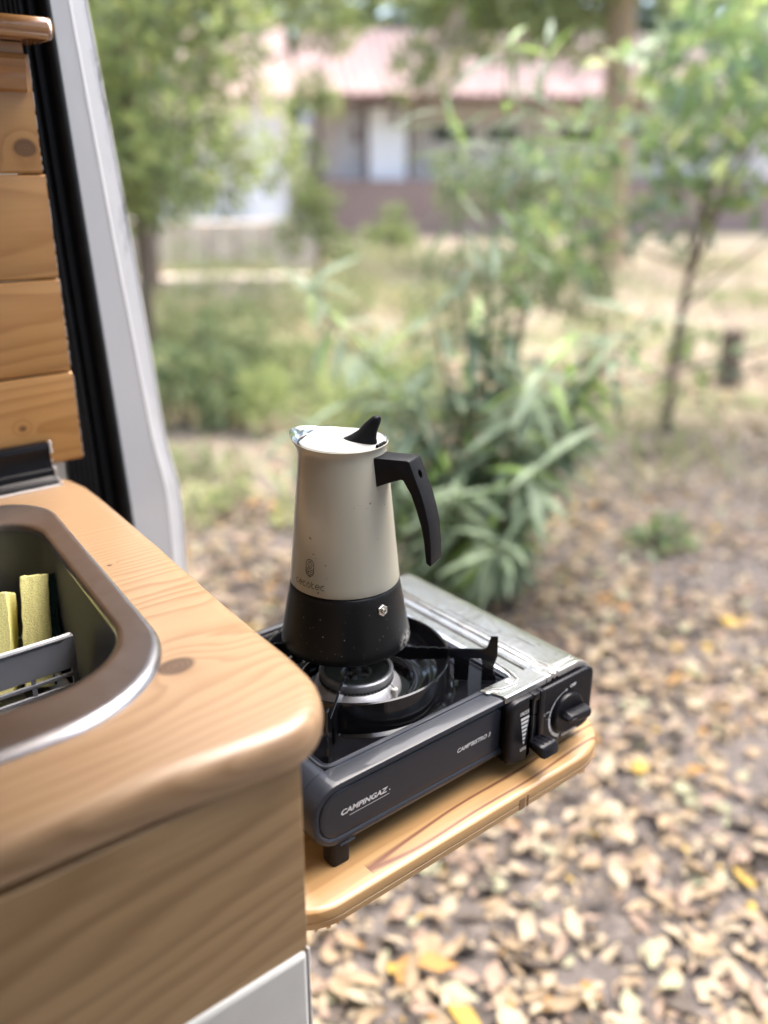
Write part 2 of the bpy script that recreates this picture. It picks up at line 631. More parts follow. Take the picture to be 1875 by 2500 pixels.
Vs, Fs, Ms = [], [], []
vo = 0
cand = []
for (f0, f1, dens, size) in ((.5, 4., 900, .066), (.5, 4.5, 600, .026), (4., 8., 330, .075), (8., 19., 38, .10)):
    f, r, P, sc = scatter(f0, f1, dens, size)
    # less litter where weeds grow (left, middle distance)
    keep = ~((f > 4.2) & (r < -.1 * f) & (rng.random(len(f)) < .55))
    # clear patches of bare soil
    patch = np.sin(P[:, 0] * 3.1 + 1.) * np.sin(P[:, 1] * 2.7) + .5 * np.sin(P[:, 0] * 7.3 + P[:, 1] * 5.9)
    keep &= rng.random(len(f)) < np.clip(.85 - .55 * patch, .3, 1)
    f, r, P, sc = f[keep], r[keep], P[keep], sc[keep]
    R_ = leaf_frames(len(f))
    mi = rng.choice(7, len(f), p=pr if size > .05 else [.12, .24, .16, .42, .02, .01, .03])
    t_ = rng.integers(0, NT, len(f))
    if f0 < 1 and size > .05:
        vis = (f > 1.15) & (np.abs(r) < .40 * (f + .55)) & (r > -.10 * f)
        idx = np.where(vis)[0]
        idx = idx[np.argsort(f[idx] + rng.uniform(0, .1, len(idx)))][:296]
        cand = [(P[i], R_[i], sc[i], mi[i], t_[i]) for i in idx]
        rest = np.ones(len(f), bool)
        rest[idx] = False
    else:
        rest = np.ones(len(f), bool)
    for k in range(NT):
        q = rest & (t_ == k)
        V, F = LT[k]
        W_ = np.einsum('nij,kj->nki', R_[q] * sc[q][:, None, None], V) + P[q][:, None, :]
        FF = F[None] + (np.arange(q.sum()) * len(V))[:, None, None] + vo
        Vs.append(W_.reshape(-1, 3))
        Fs.append(FF.reshape(-1, 4))
        Ms.append(np.repeat(mi[q], len(F)))
        vo += W_.shape[0] * W_.shape[1]
o = link('leaf_litter', fast_mesh('leaf_litter', np.concatenate(Vs), np.concatenate(Fs), np.concatenate(Ms)), DEAD)
o['kind'] = 'stuff'
tag(o, 'carpet of pale dry leaves covering the woodland floor', 'leaf litter')

LM = {}
for k in range(NT):
    for c_ in range(7):
        V, F = LT[k]
        me = fast_mesh('fallen_leaf', V, F)
        me.materials.append(DEAD[c_])
        LM[k, c_] = me
LWORD = ['pale cream curled dead leaf lying on the ground', 'tan brown dry leaf lying on the ground',
         'pinkish brown dry leaf lying on the ground', 'dark grey brown decayed leaf lying on the ground',
         'yellow fallen leaf among the tan ones', 'orange brown fallen leaf among paler leaves', 'pale greenish fallen leaf on the ground']


def fallen(P, R_, sc, c_, k, label, group=None):
    o = bpy.data.objects.new('fallen_leaf', LM[k, c_])
    COL.objects.link(o)
    mt = Matrix([[*R_[0]], [*R_[1]], [*R_[2]]]).to_4x4()
    mt = Matrix.Translation(Vector(P)) @ mt @ Matrix.Scale(sc, 4)
    o.matrix_world = mt
    tag(o, label, 'fallen leaf', group)
    return o


for (P, R_, sc, c_, k) in cand:
    fallen(P, R_, sc, int(c_), int(k), LWORD[int(c_)], LWORD[int(c_)].split(' lying')[0].split(' among')[0].split(' on ')[0] + ' scattered near the van')
R1 = leaf_frames(1, .1)[0]


def flat_leaf(x, y, ang, sc, c_, label):
    d = np.array([[math.cos(ang), math.sin(ang), .05]])
    fallen((x, y, .035), frames(d, np.array([[0.1, .0, 1.]]))[0], sc, c_, 0, label)


flat_leaf(.905, 1.02, -.65, .095, 5, 'large orange leaf on the ground just below the wooden shelf beside the cabinet')
flat_leaf(.895, .90, -1.35, .085, 4, 'bright yellow oval leaf on the ground in front of the large orange leaf')

# twigs
for i in range(40):
    f = random.uniform(1.3, 5)
    r = random.uniform(-.05, .38) * f
    a = random.uniform(0, pi)
    L = random.uniform(.06, .34)
    p0 = gp(f, r, .03)
    d = Vector((math.cos(a), math.sin(a), 0))
    bm = NB()
    tube(bm, [p0 - d * L / 2, p0 + Vector((0, 0, .012)) + d.orthogonal() * .02, p0 + d * L / 2], [.004, .003, .0015], 5)
    o = obj('twig', bm, DEAD[3], off=tuple(p0))
    tag(o, 'thin dry twig lying among the fallen leaves', 'twig', 'dry twigs lying in the leaf litter')

# ------------------------------------------------------------------ vegetation
BARK = plain('grey_brown_bark', (.16, .12, .09), .9, 0, .35, 30, .8, bscale=60)
BARK_T = plain('tan_pine_bark', (.36, .26, .16), .9, 0, .35, 8, .8, bscale=20)
FG = dict(
    lime=foliage('lime_leaves', (.30, .38, .12), (.50, .57, .24), 1.5, .5, .5, .35, (.52, .50, .17)),
    mid=foliage('mid_green_leaves', (.15, .20, .085), (.29, .35, .16), 1.5, .5, .45, .35, (.36, .39, .17)),
    olive=foliage('olive_leaves', (.12, .15, .07), (.26, .28, .13), 1.5, .55, .4, .35, (.30, .29, .16)),
    deep=foliage('deep_green_leaves', (.05, .09, .04), (.13, .19, .08), 1.5, .45, .35, .4),
    grey=foliage('grey_green_leaves', (.28, .30, .22), (.44, .45, .35), 1.2, .6, .35, .3),
    glossy=foliage('glossy_oleander_leaves', (.115, .165, .095), (.28, .34, .215), 9., .5, .3, .3),
    glossy_y=foliage('young_oleander_leaves', (.18, .28, .07), (.30, .42, .12), 9., .4, .4, .5),
    laurel=foliage('laurel_leaves', (.11, .19, .07), (.28, .38, .16), 6., .4, .4, .4, (.40, .48, .13)),
    straw=foliage('straw_grass', (.40, .36, .21), (.56, .50, .32), 3., .8, .3, .2),
    weed=foliage('weed_leaves', (.19, .25, .10), (.38, .42, .20), 2., .6, .4, .3, (.40, .38, .21)))


def crown(name, root, clumps, n, leaf, size, mats, upbias=.5, droop=.0):
    """many separate leaves spread through ellipsoidal clumps"""
    cs = np.array([c_[:3] for c_ in clumps], float)
    rs = np.array([c_[3] for c_ in clumps], float)
    wgt = rs ** 2
    i = rng.choice(len(cs), n, p=wgt / wgt.sum())
    d = unit(n)
    rad = rs[i] * rng.uniform(.35, 1.05, n) ** .6
    P = cs[i] + d * rad[:, None] * np.array([1, 1, .8])
    dr = d + unit(n) * .8
    dr[:, 2] -= droop
    up = unit(n) * .8 + np.array([0, 0, upbias])
    mid = rng.choice(len(mats), n, p=np.array([.5, .3, .2][:len(mats)]) / sum([.5, .3, .2][:len(mats)]))
    # a clump leans to one tone
    tone = rng.integers(0, len(mats), len(cs))
    sel = rng.random(n) < .45
    mid[sel] = tone[i[sel]]
    base = np.array(OFF[root.name])
    me = merge(name, leaf, frames(dr, up), P - base, rng.uniform(.7, 1.3, n) * size, mid)
    o = link(name, me, [FG[x] for x in mats], root)
    o['kind'] = 'stuff'
    return o


LF = leaf_tpl(1, .42, .2, .2, 3)
LF_N = leaf_tpl(1, .2, .25, .15, 4)


def tree(name, label, cat, f, r, h, trunk_r, clumps, n, leaf, size, mats, bark, lean=0., group=None, limbs=True, z0=0., upper=False):
    b0 = gp(f, r, z0)
    t = thing(name, label, cat, b0, group)
    bm = NB()
    pts = [b0 + RT * (lean * k * k) + FW * .04 * math.sin(k * 5) + Vector((0, 0, h * k)) for k in (0, .25, .5, .75, 1.)]
    tube(bm, pts, [trunk_r * (1.15 - .6 * k) for k in (0, .25, .5, .75, 1.)], 10)
    obj('trunk', bm, bark, t)
    W = []
    for (df, dr, z, rr) in clumps:
        p = gp(f + df, r + dr, z)
        W.append((p.x, p.y, p.z, rr))
    if limbs:
        for c_ in W[:: max(1, len(W) // 7)]:
            bm = NB()
            e = Vector(c_[:3])
            s = pts[2].lerp(pts[4], random.random())
            tube(bm, [s, s.lerp(e, .5) + Vector((0, 0, .08 * (e - s).length)), e], [trunk_r * .4, trunk_r * .28, trunk_r * .1], 6)
            obj('limb', bm, bark, t)
    crown('crown', t, W, n, leaf, size, mats)
    if upper:
        W = []
        for q in range(60):
            p = gp(f + random.uniform(-4, 4), r + random.uniform(-10, 6), random.uniform(6.5, 16))
            W.append((p.x, p.y, p.z, random.uniform(.9, 1.7)))
        crown('upper_crown', t, W, 9000, LF, .46, mats[::-1])
    return t


def cl(n, df, dr, z0, z1, r0, r1, dr0=0.):
    return [(random.uniform(-df, df), dr0 + random.uniform(-dr, dr), random.uniform(z0, z1), random.uniform(r0, r1)) for _ in range(n)]


# bright tree close behind the door pillar
tree('broadleaf_tree', 'bright lime green leafy tree just right of the white door pillar', 'tree', 7.2, -1.9, 2.6, .05,
     cl(60, .9, .95, 1.45, 3.1, .2, .4) + cl(12, .6, .8, 1.25, 1.6, .15, .3), 8000, LF, .105, ['lime', 'mid', 'olive'], BARK)
# small laurel-like tree at right: leaves hang over the frame's right side
tree('laurel_tree', 'glossy green young tree with a thin crooked trunk at the right edge', 'tree', 5.4, 1.78, 1.5, .028,
     cl(34, .5, .6, 1.12, 2.5, .14, .30, .45) + cl(12, .3, .5, 1.0, 1.75, .12, .24, -.45) + [(0, .05, .42, .16), (0, -.05, .55, .13), (-.1, .22, .5, .12), (.1, .12, .95, .09)] + [(random.uniform(-1.8, -1.1), random.uniform(-.75, .1), random.uniform(1.66, 2.2), random.uniform(.1, .2)) for _ in range(14)],
     2100, LF, .13, ['laurel', 'lime', 'glossy'], BARK, .05)
# slender olive shrub behind the oleander
tree('olive_shrub', 'thin olive green shrub with fine leaves behind the long leaved shrub', 'shrub', 6.3, .95, 1.15, .02,
     cl(24, .4, .6, .5, 1.6, .1, .24), 3600, LF_N, .08, ['olive', 'mid', 'deep'], BARK)
# low bushes on the left, each its own kind
bushes = [
    ('dark low bush beside the foot of the white door pillar', 5.6, -1.28, .42, 9, .42, 900, .06, ['deep', 'mid', 'olive']),
    ('rounded mid green bush left of the coffee pot lid', 6.4, -.98, .55, 10, .42, 1100, .06, ['mid', 'weed', 'olive']),
    ('pale straggly weed bush under the lime green tree', 7.6, -1.75, .6, 12, .6, 1100, .06, ['weed', 'olive', 'mid']),
    ('fresh green low weed clump directly behind the pot lid', 5.3, -.52, .34, 8, .3, 700, .05, ['lime', 'weed', 'mid']),
    ('greyish weed bush in front of the low garden wall', 9.5, -1.5, .7, 12, .8, 1200, .07, ['weed', 'olive', 'grey']),
    ('yellowish green bush at the foot of the house base wall', 19.5, .15, .9, 8, .6, 500, .12, ['lime', 'weed', 'mid']),
    ('small green seedling alone on the leaf litter at right', 3.55, 1.18, .17, 3, .09, 60, .06, ['laurel', 'glossy', 'mid']),
    ('loose weed bush between the olive shrub and the low wall', 8.4, .25, .55, 10, .6, 1000, .06, ['weed', 'olive', 'mid']),
    ('small weed tuft on the leaves left of the pot body', 3.9, -.62, .16, 5, .25, 160, .05, ['weed', 'mid', 'lime']),
    ('low creeping weed patch right of the door pillar foot', 4.4, -1.02, .2, 7, .4, 260, .05, ['mid', 'weed', 'olive']),
    ('broad green bush filling the gap left of the long leaved shrub', 4.9, -.05, .5, 9, .36, 800, .055, ['weed', 'mid', 'lime']),
]
for (lab, f, r, h, k, sp_, n_, sz, ms) in bushes:
    b0 = gp(f, r)
    n_ = int(n_ * 2.2)
    t = thing('bush', lab, 'bush', b0)
    bm = NB()
    for q in range(5):
        e = gp(f + random.uniform(-.5, .5) * sp_, r + random.uniform(-1, 1) * sp_ * .7, h * random.uniform(.5, .95))
        tube(bm, [b0, b0.lerp(e, .5) + Vector((0, 0, .05)), e], [.008, .006, .003], 5)
    obj('stems', bm, BARK, t)
    W = []
    for q in range(k):
        p = gp(f + random.uniform(-1, 1) * sp_ * .5, r + random.uniform(-1, 1) * sp_, random.uniform(.15, 1.) * h)
        W.append((p.x, p.y, p.z, random.uniform(.25, .5) * min(h, .5)))
    crown('foliage', t, W, n_, LF_N if 'weed' in lab else LF, sz, ms)

# the long-leaved shrub: every leaf a part
b0 = gp(3.22, .37)
ole = thing('oleander_shrub', 'tall shrub with long narrow grey green leaves standing behind the stove', 'shrub', b0)
tpl = leaf_tpl(1, .165, .22, .25, 7, .45)
OLM = []
for k_ in ('glossy', 'glossy_y'):
    for bd in (.12, .3):
        V, F = leaf_tpl(1, .15, bd, .25, 6, .45)
        me = fast_mesh('leaf', V, F)
        me.materials.append(FG[k_])
        OLM.append(me)
stems = []
for i in range(24):
    a = random.uniform(0, 2 * pi) if i < 17 else math.atan2(-RT.y, -RT.x) + random.uniform(-.5, .5)
    tall = i < 4
    sprd = random.uniform(.15, .80) * (.7 if tall else 1)
    h = random.uniform(1.45, 1.98) if tall else random.uniform(.45, 1.2)
    dr = Vector((math.cos(a), math.sin(a), 0)) * sprd
    if tall:
        dr = RT * (-.15 + .16 * i) + FW * random.uniform(-.1, .25)
    pts = [b0 + dr * (k * .45 + .55 * k * k) + Vector((random.uniform(-.012, .012), random.uniform(-.012, .012), h * k)) for k in np.linspace(0, 1, 9)]
    stems.append((pts, h, tall))
    bm = NB()
    tube(bm, pts, [.011 - .0085 * k for k in np.linspace(0, 1, 9)], 6)
    obj('stem', bm, BARK if not tall else plain('green_stem', (.12, .16, .06), .6), ole)
leafs = 0
spots = []
for (pts, h, tall) in stems:
    L = 30 if tall else 22
    for q in range(L):
        k = (.12 + .86 * q / L) if not tall else (.18 + .82 * q / L)
        x = k * 8
        p = pts[int(x)].lerp(pts[min(8, int(x) + 1)], x - int(x))
        spots.append((p, q * 2.4 + random.uniform(-.5, .5), k, tall))
random.shuffle(spots)
for (p, a, k, tall) in spots[:296]:
    d = Vector((math.cos(a), math.sin(a), random.uniform(-.65, .45) if k < .85 else random.uniform(.3, 1.4)))
    R_ = frames(np.array([d[:]]), np.array([[random.uniform(-.3, .3), random.uniform(-.3, .3), 1.]]))[0]
    o = bpy.data.objects.new('leaf', random.choice(OLM[:2] if random.random() < .88 else OLM[2:]))
    COL.objects.link(o)
    o.parent = ole
    mt = Matrix([[*R_[0]], [*R_[1]], [*R_[2]]]).to_4x4()
    o.matrix_local = Matrix.Translation(p - b0) @ mt @ Matrix.Scale(random.uniform(.17, .29) * (.7 if tall else 1), 4)

more = []
for (p, a, k, tall) in spots * 4:
    a += random.uniform(0, 6.3)
    if tall and random.random() < .7:
        continue
    p = p + Vector((random.uniform(-.03, .03), random.uniform(-.03, .03), random.uniform(-.04, .04)))
    more.append((p, (math.cos(a), math.sin(a), random.uniform(-.7, .4))))
nn = len(more)
me = merge('foliage', leaf_tpl(1, .15, .25, .25, 5, .45), frames(np.array([m_[1] for m_ in more]), unit(nn) * .3 + np.array([0, 0, 1.])),
           np.array([m_[0][:] for m_ in more]) - np.array(b0[:]), rng.uniform(.12, .25, nn), rng.choice(2, nn, p=[.8, .2]))
o = link('foliage', me, [FG['glossy'], FG['glossy_y']], ole)
o['kind'] = 'stuff'

# weeds and dry grass between the bushes
n_ = 36000
f = np.sqrt(rng.uniform(3.9 ** 2, 18 ** 2, n_))
r = rng.uniform(-.62, .5, n_) * f
P = np.stack([f * FW.x + r * RT.x, f * FW.y + r * RT.y, np.zeros(n_)], 1)
pt = np.sin(P[:, 0] * 1.9) + np.sin(P[:, 1] * 2.3 + 1) + np.where(r < .06 * f, .7, -1.3)
q = rng.random(n_) < np.clip(.32 + .35 * pt, .03, 1)
P = P[q]
n_ = len(P)
d = unit(n_) * .55 + np.array([0, 0, .8])
u = unit(n_) * .5 + np.array([.3, 0, .3])
mi = rng.choice(3, n_, p=[.55, .35, .1])
o = link('grass', merge('grass', leaf_tpl(1, .12, .45, .2, 4, .35), frames(d, u), P, rng.uniform(.10, .30, n_), mi),
         [FG['straw'], FG['weed'], FG['mid']])
o['kind'] = 'stuff'
tag(o, 'patchy dry grass and weeds growing between the bushes', 'grass')

# branch that crosses low behind the shrub, short post, big tree by the house
bm = NB()
tube(bm, [gp(4.6, .95, .42), gp(4.8, 1.5, .50), gp(5., 2.1, .60), gp(5.2, 2.9, .72)], [.012, .010, .008, .005], 6)
for (a, b) in ((1.2, 1.05), (1.8, 2.2)):
    tube(bm, [gp(4.75, a, .47), gp(4.7, (a + b) / 2 + .1, .6), gp(4.7, b + .2, .68)], [.006, .005, .002], 5)
o = obj('bare_branch', bm, BARK, off=tuple(gp(4.8, 1.5, .5)))
tag(o, 'thin bare branch stretching low across the right side behind the shrub', 'branch')
bm = NB()
p = gp(6.7, 2.62)
lathe(bm, [(.085, 0), (.088, .1), (.08, .3), (.084, .42), (.06, .45)], p, 12, True, True)
o = obj('wooden_post', bm, BARK, off=tuple(p))
tag(o, 'short thick brown wooden post standing in the leaves at right', 'post')

tree('pine_tree', 'tall tree with thick tan trunk in front of the pink roof', 'tree', 15.5, 3.75, 7., .25,
     cl(26, 1.2, 2.0, 3.5, 6.0, .4, .8, -1.2) + cl(14, .6, .8, 2.75, 4.3, .2, .42, -2.9) + cl(9, .5, .9, 3.2, 4.2, .25, .45, -1.3) + cl(8, 1., 2., 4.5, 7., .5, .9, 1.), 9000, LF, .17, ['lime', 'mid', 'olive'], BARK_T, -.3)
tree('olive_tree', 'tree with olive leafy branches reaching over the left end of the roof', 'tree', 11.5, -2.9, 3.6, .07,
     cl(12, .5, .7, 3.0, 3.9, .18, .34, 1.6) + cl(7, .5, .6, 2.9, 3.8, .18, .34, 2.6) + cl(5, .5, .5, 2.7, 3.9, .2, .4, .3), 2600, LF, .12, ['olive', 'lime', 'mid'], BARK, .3)
tree('slender_tree', 'slim tree growing over the low wall between the lime tree and the house', 'tree', 10.5, -.74, 2.6, .03,
     cl(9, .3, .16, 1.2, 2.6, .12, .22) + cl(6, .3, .35, .35, 1.1, .13, .24), 1700, LF, .085, ['mid', 'olive', 'lime'], BARK, .05)
far = [(-13, 33, 'dark rounded'), (-8.5, 36, 'olive dense'), (-4.5, 34, 'pale green'), (-.5, 37, 'deep green dense'), (3.5, 35, 'dark olive'),
       (8, 37, 'grey green feathery'), (12, 34, 'pale grey leaved'), (16.5, 36, 'silvery grey broad'), (21, 33, 'tall pale')]
for i, (r, f, kind) in enumerate(far):
    ms = [['deep', 'mid', 'olive'], ['olive', 'deep', 'mid'], ['lime', 'weed', 'mid'], ['deep', 'olive', 'mid'], ['olive', 'deep', 'weed'],
          ['grey', 'weed', 'olive'], ['grey', 'weed', 'grey'], ['grey', 'olive', 'weed'], ['weed', 'grey', 'mid']][i]
    where = ['left beyond the pillar', 'left behind the lime tree', 'behind the left end of the house', 'behind the roof ridge left of centre',
             'behind the middle of the roof', 'behind the roof right of the tan trunk', 'above the right part of the roof', 'at the far upper right', 'at the far right edge'][i]
    tree('woodland_tree', kind + ' woodland tree ' + where, 'tree', f, r, 13., .25,
         cl(26, 1.8, 2.6, 2.6, 14., 1.0, 2.0) + cl(30, 2.5, 2.8, 12., 34., 1.3, 2.6), 8000, LF, .7, ms, BARK, 0, 'woodland trees on the slope behind the house', False, max(0, (f - 34) * .2))

# the wood goes on round the clearing on the other sides: one mass
CW, PW_ = [], []
tb = NB()
for i in range(46):
    az = math.radians(random.uniform(-125, 22) if i < 34 else random.uniform(82, 150))
    dist = random.uniform(12, 24)
    x, y = dist * math.cos(az), dist * math.sin(az)
    h = random.uniform(9, 15)
    tube(tb, [(x, y, -.1), (x + .2, y, h * .5), (x, y + .3, h)], [.2, .15, .05], 7)
    for q in range(9):
        CW.append((x + random.uniform(-2, 2), y + random.uniform(-2, 2), random.uniform(2.5, h + 1), random.uniform(.9, 1.9)))
sw = obj('surrounding_wood', tb, [BARK, FG['olive'], FG['mid'], FG['deep']])
OFFW = np.array(CW)
n_ = 22000
i_ = rng.integers(0, len(CW), n_)
d_ = unit(n_)
P = OFFW[i_, :3] + d_ * (OFFW[i_, 3] * rng.uniform(.3, 1.05, n_))[:, None]
me = merge('foliage', LF, frames(d_ + unit(n_) * .8, unit(n_) * .8 + np.array([0, 0, .5])), P, rng.uniform(.5, .9, n_), rng.integers(1, 4, n_))
b_ = bmesh.new()
b_.from_mesh(sw.data)
b_.from_mesh(me)
b_.to_mesh(sw.data)
b_.free()
sw['kind'] = 'stuff'
tag(sw, 'woodland that closes round the clearing beside and behind the van', 'wood')

# ------------------------------------------------------------------ the house
HW = plain('cream_render', (.82, .77, .72), .85, 0, .06, 3)
HWH = plain('white_render', (.86, .85, .84), .8, 0, .04, 3)
HB = plain('brown_plinth_render', (.30, .21, .18), .9, 0, .12, 2)
HR = plain('pink_roof_tiles', (.74, .57, .51), .85, 0, .15, 2.5)
HD = plain('dark_eave_timber', (.17, .11, .09), .8)
GL = plain('dark_window_glass', (.03, .05, .03), .1, 0, .5, .8)
h0 = gp(25, 3.5)
house = thing('house', 'single storey house with pink tiled roof and brown plinth beyond the trees', 'house', h0)
HA = math.radians(9)
HU = RT * math.cos(HA) + FW * math.sin(HA)
HN = FW * math.cos(HA) - RT * math.sin(HA)


def hp(u, d, z):
    return h0 + HU * (u - 3.5) + HN * d + Vector((0, 0, z))


def hbox(bm, u0, u1, d0, d1, z0, z1):
    vs = [bm.verts.new(hp(u, d, z)) for u in (u0, u1) for d in (d0, d1) for z in (z0, z1)]
    for f in ((0, 1, 3, 2), (4, 6, 7, 5), (0, 4, 5, 1), (2, 3, 7, 6), (0, 2, 6, 4), (1, 5, 7, 3)):
        bm.faces.new([vs[i] for i in f])


bm = NB()
hbox(bm, -1.75, 11, -1.2, 6, -.2, 1.32)
obj('plinth', bm, HB, house, smooth=False)
bm = NB()
hbox(bm, -1.7, 11, .4, 6, 1.322, 3.25)
obj('wall', bm, HW, house, smooth=False)
bm = NB()
A_ = [(-.55 + .62 * math.cos(a), 2.45 + .5 * math.sin(a)) for a in np.linspace(pi, 0, 12)]
L0 = [hp(u, .395, z) for u, z in [(.07, 1.325)] + A_[::-1] + [(-1.17, 1.325)]]
L1 = [hp(u, .34, z) for u, z in [(.07, 1.325)] + A_[::-1] + [(-1.17, 1.325)]]
loft(bm, [L0, L1])
obj('arched_doorway', bm, HWH, house, smooth=False)
bm = NB()
hbox(bm, -.5, .42, -.6, -.5, 1.325, 3.0)
obj('door', bm, plain('bright_white_door', (.92, .91, .90), .7, 0, .03), house, smooth=False)
bm = NB()
hbox(bm, -.62, .54, -.49, -.42, 1.325, 3.08)
obj('door_frame', bm, HD, house, smooth=False)
for (u, z) in ((.12, 2.72), (-.86, 2.35)):
    bm = NB()
    hbox(bm, u - .07, u + .07, -.75, -.61, z - .16, z + .16)
    obj('wall_lamp', bm, HD, house, smooth=False)
for (u0, u1) in ((1.3, 2.35), (2.75, 3.6), (4.8, 5.8), (6.4, 7.3)):
    bm = NB()
    hbox(bm, u0 - .08, u1 + .08, .34, .396, 2.20, 2.66)
    wf = obj('window', bm, HWH, house, smooth=False)
    bm = NB()
    hbox(bm, u0, u1, .32, .336, 2.27, 2.58)
    obj('pane', bm, GL, wf, smooth=False)
bm = NB()
hbox(bm, -2.2, 11.4, -1.55, -1.45, 3.06, 3.24)
obj('eave_board', bm, HD, house, smooth=False)
bm = NB()
hbox(bm, -2., 11.2, -1.44, .39, 3.14, 3.2)
obj('porch_ceiling', bm, HD, house, smooth=False)
bm = NB()
nu = 260
rows = []
for (d, z) in ((-1.7, 3.2), (1.2, 4.12), (4.5, 5.35)):
    rows.append([bm.verts.new(hp(-2.4 + 14 * i / nu + (0 if d < 0 else .15 * d * (1 - 2 * i / nu)), d, z + .05 * math.sin(i * 1.2))) for i in range(nu + 1)])
for a, b in zip(rows[:-1], rows[1:]):
    for i in range(nu):
        bm.faces.new((a[i], a[i + 1], b[i + 1], b[i]))
bmesh.ops.solidify(bm, geom=bm.faces[:], thickness=.08)
obj('roof', bm, HR, house)
bm = NB()
hbox(bm, 2.2, 2.9, 2.6, 3.2, 4.3, 5.7)
obj('chimney', bm, HB, house, smooth=False)
# lower left wing
bm = NB()
hbox(bm, -3.6, -2.9, -2.4, -1.9, -.2, 2.95)
wp = obj('gate_pillar', bm, HWH, None, tuple(hp(-3.2, -2.1, 0)), smooth=False)
tag(wp, 'tall white rendered pillar left of the house porch', 'pillar')
bm = NB()
rows = []
for (d, z) in ((-3., 3.05), (1.5, 5.1)):
    rows.append([bm.verts.new(hp(-5.8 + 3.35 * i / 60, d, z + .05 * math.sin(i * 1.2))) for i in range(61)])
for i in range(60):
    bm.faces.new((rows[0][i], rows[0][i + 1], rows[1][i + 1], rows[1][i]))
bmesh.ops.solidify(bm, geom=bm.faces[:], thickness=.08)
wing = thing('house_wing', 'lower left wing of the house with pale pink tiled roof', 'house', hp(-4.2, 0, 0))
obj('roof', bm, HR, wing)
bm = NB()
hbox(bm, -5.6, -2.6, -1.2, 4, -.2, 3.1)
obj('wall', bm, HWH, wing, smooth=False)
# low garden walls
STN = plain('pale_stone_wall', (.60, .51, .41), .9, 0, .2, 4, .6, bscale=12)
for (f, r0, r1, h, lab) in ((15., -5.2, -1.05, .78, 'long pale low garden wall behind the lime green tree'), (11.6, -3.9, -.95, .26, 'second lower pale stone kerb wall nearer than the garden wall')):
    a, b = gp(f, r0), gp(f + .3, r1)
    t_ = thing('garden_wall', lab, 'wall', a.lerp(b, .5))
    nb = 9
    for i in range(nb):
        p0, p1 = a.lerp(b, i / nb + .004), a.lerp(b, (i + 1) / nb - .004)
        bm = NB()
        hh = h * random.uniform(.94, 1.03)
        vs = [bm.verts.new(p_ + FW * dd + Vector((0, 0, zz))) for p_ in (p0, p1) for dd in (0, .35) for zz in (-.05, hh)]
        for f_ in ((0, 1, 3, 2), (4, 6, 7, 5), (0, 4, 5, 1), (2, 3, 7, 6), (0, 2, 6, 4), (1, 5, 7, 3)):
            bm.faces.new([vs[k] for k in f_])
        obj('stone', bm, STN, t_, smooth=False, bevel=.02)

# ------------------------------------------------------------------ the van
van = thing('camper_van', 'white camper van whose open side door frame fills the left edge', 'van', (-.4, 1.2, 0))
ZS = [2.02, 1.735, 1.6, 1.455, 1.33, 1.205, 1.165, 1.127, 1.08, .975, .8, .5]
BW = [.420, .4371, .4437, .4509, .4573, .4635, .4655, .4675, .4697, .4740, .480, .488]
CR = [.439, .4628, .4745, .4874, .5000, .5118, .5175, .5265, .5282, .5278, .530, .534]
OU = [.456, .4853, .4985, .5127, .5235, .5325, .538, .5490, .5505, .5480, .550, .554]


def strip_prof(i):
    y0 = 1.15

    def q(x, y):
        z = 1.55 + (ZS[i] - 1.55) * y / y0
        return Vector((x * y / y0, y, z))
    return [q(BW[i] - .004, 1.20), q(BW[i] + .0005, 1.152), q(CR[i] - .006, 1.1505), q(CR[i] - .002, 1.1500), q(CR[i], 1.1492), q(CR[i] + .0012, 1.1500),
            q(CR[i] + .003, 1.1512), q(OU[i] - .003, 1.1555), q(OU[i] - .001, 1.1545), q(OU[i], 1.157), q(OU[i] + .0005, 1.20), q(OU[i] - .03, 1.3)]


bm = NB()
# resample smoothly in z
zz = np.linspace(2.02, .5, 60)
Zn = np.array(ZS)[::-1]
BW_, CR_, OU_ = [np.interp(zz, Zn, np.array(a)[::-1]) for a in (BW, CR, OU)]


def sm(a):
    k = np.array([1, 2, 1]) / 4
    return np.concatenate([[a[0]], np.convolve(a, k, 'valid'), [a[-1]]])


ZS, BW, CR, OU = list(zz), list(sm(BW_)), list(sm(CR_)), list(sm(OU_))
loft(bm, [strip_prof(i) for i in range(len(ZS))], closed=False, cap0=False, cap1=False)
o = obj('door_pillar', bm, M['jamb'], van, angle=14)
at = o.data.attributes.new('edge', 'FLOAT', 'POINT')
npf = 12
vals = [0.] * len(o.data.vertices)
for v in o.data.vertices:
    k = v.index % npf
    z = v.co.z + OFF[o.name].z
    a = 1. if k in (8, 9) else (.45 if k == 7 else 0.)
    vals[v.index] = a * (1. if z > 1.40 else .35 if 1.1 < z < 1.36 else 0.)
at.data.foreach_set('value', vals)
# rubber seal: flat ribbed band with a round bead along the white jamb
bm = NB()
loops = []
for i in range(len(ZS)):
    z = ZS[i]
    xr = BW[i] * 1.138 / 1.15
    xl = np.interp(z, [.5, 1.2, 1.73, 2.02], [.375, .379, .3665, .360])
    pr_ = []
    wdt = xr - xl
    nr = 26
    for k in range(nr):
        u = k / (nr - 1)
        x = xl + wdt * u
        if u < .45:
            y = 1.118 + (.0018 if k % 2 else 0)
        elif u < .55:
            y = 1.128
        elif u < .60:
            y = 1.121
        elif u < .72:
            y = 1.131
        else:
            t = (u - .72) / .28
            y = 1.131 - .016 * math.sin(pi * min(1, t * 1.02)) ** .6
        pr_.append(Vector((x, y, 1.55 + (z - 1.55) * y / 1.15)))
    pr_.append(Vector((xr + .002, 1.16, 1.55 + (z - 1.55) * 1.15 / 1.15)))
    loops.append(pr_)
loft(bm, loops, closed=False, cap0=False, cap1=False)
obj('door_seal', bm, M['rubber'], van, angle=25)
bm = NB()
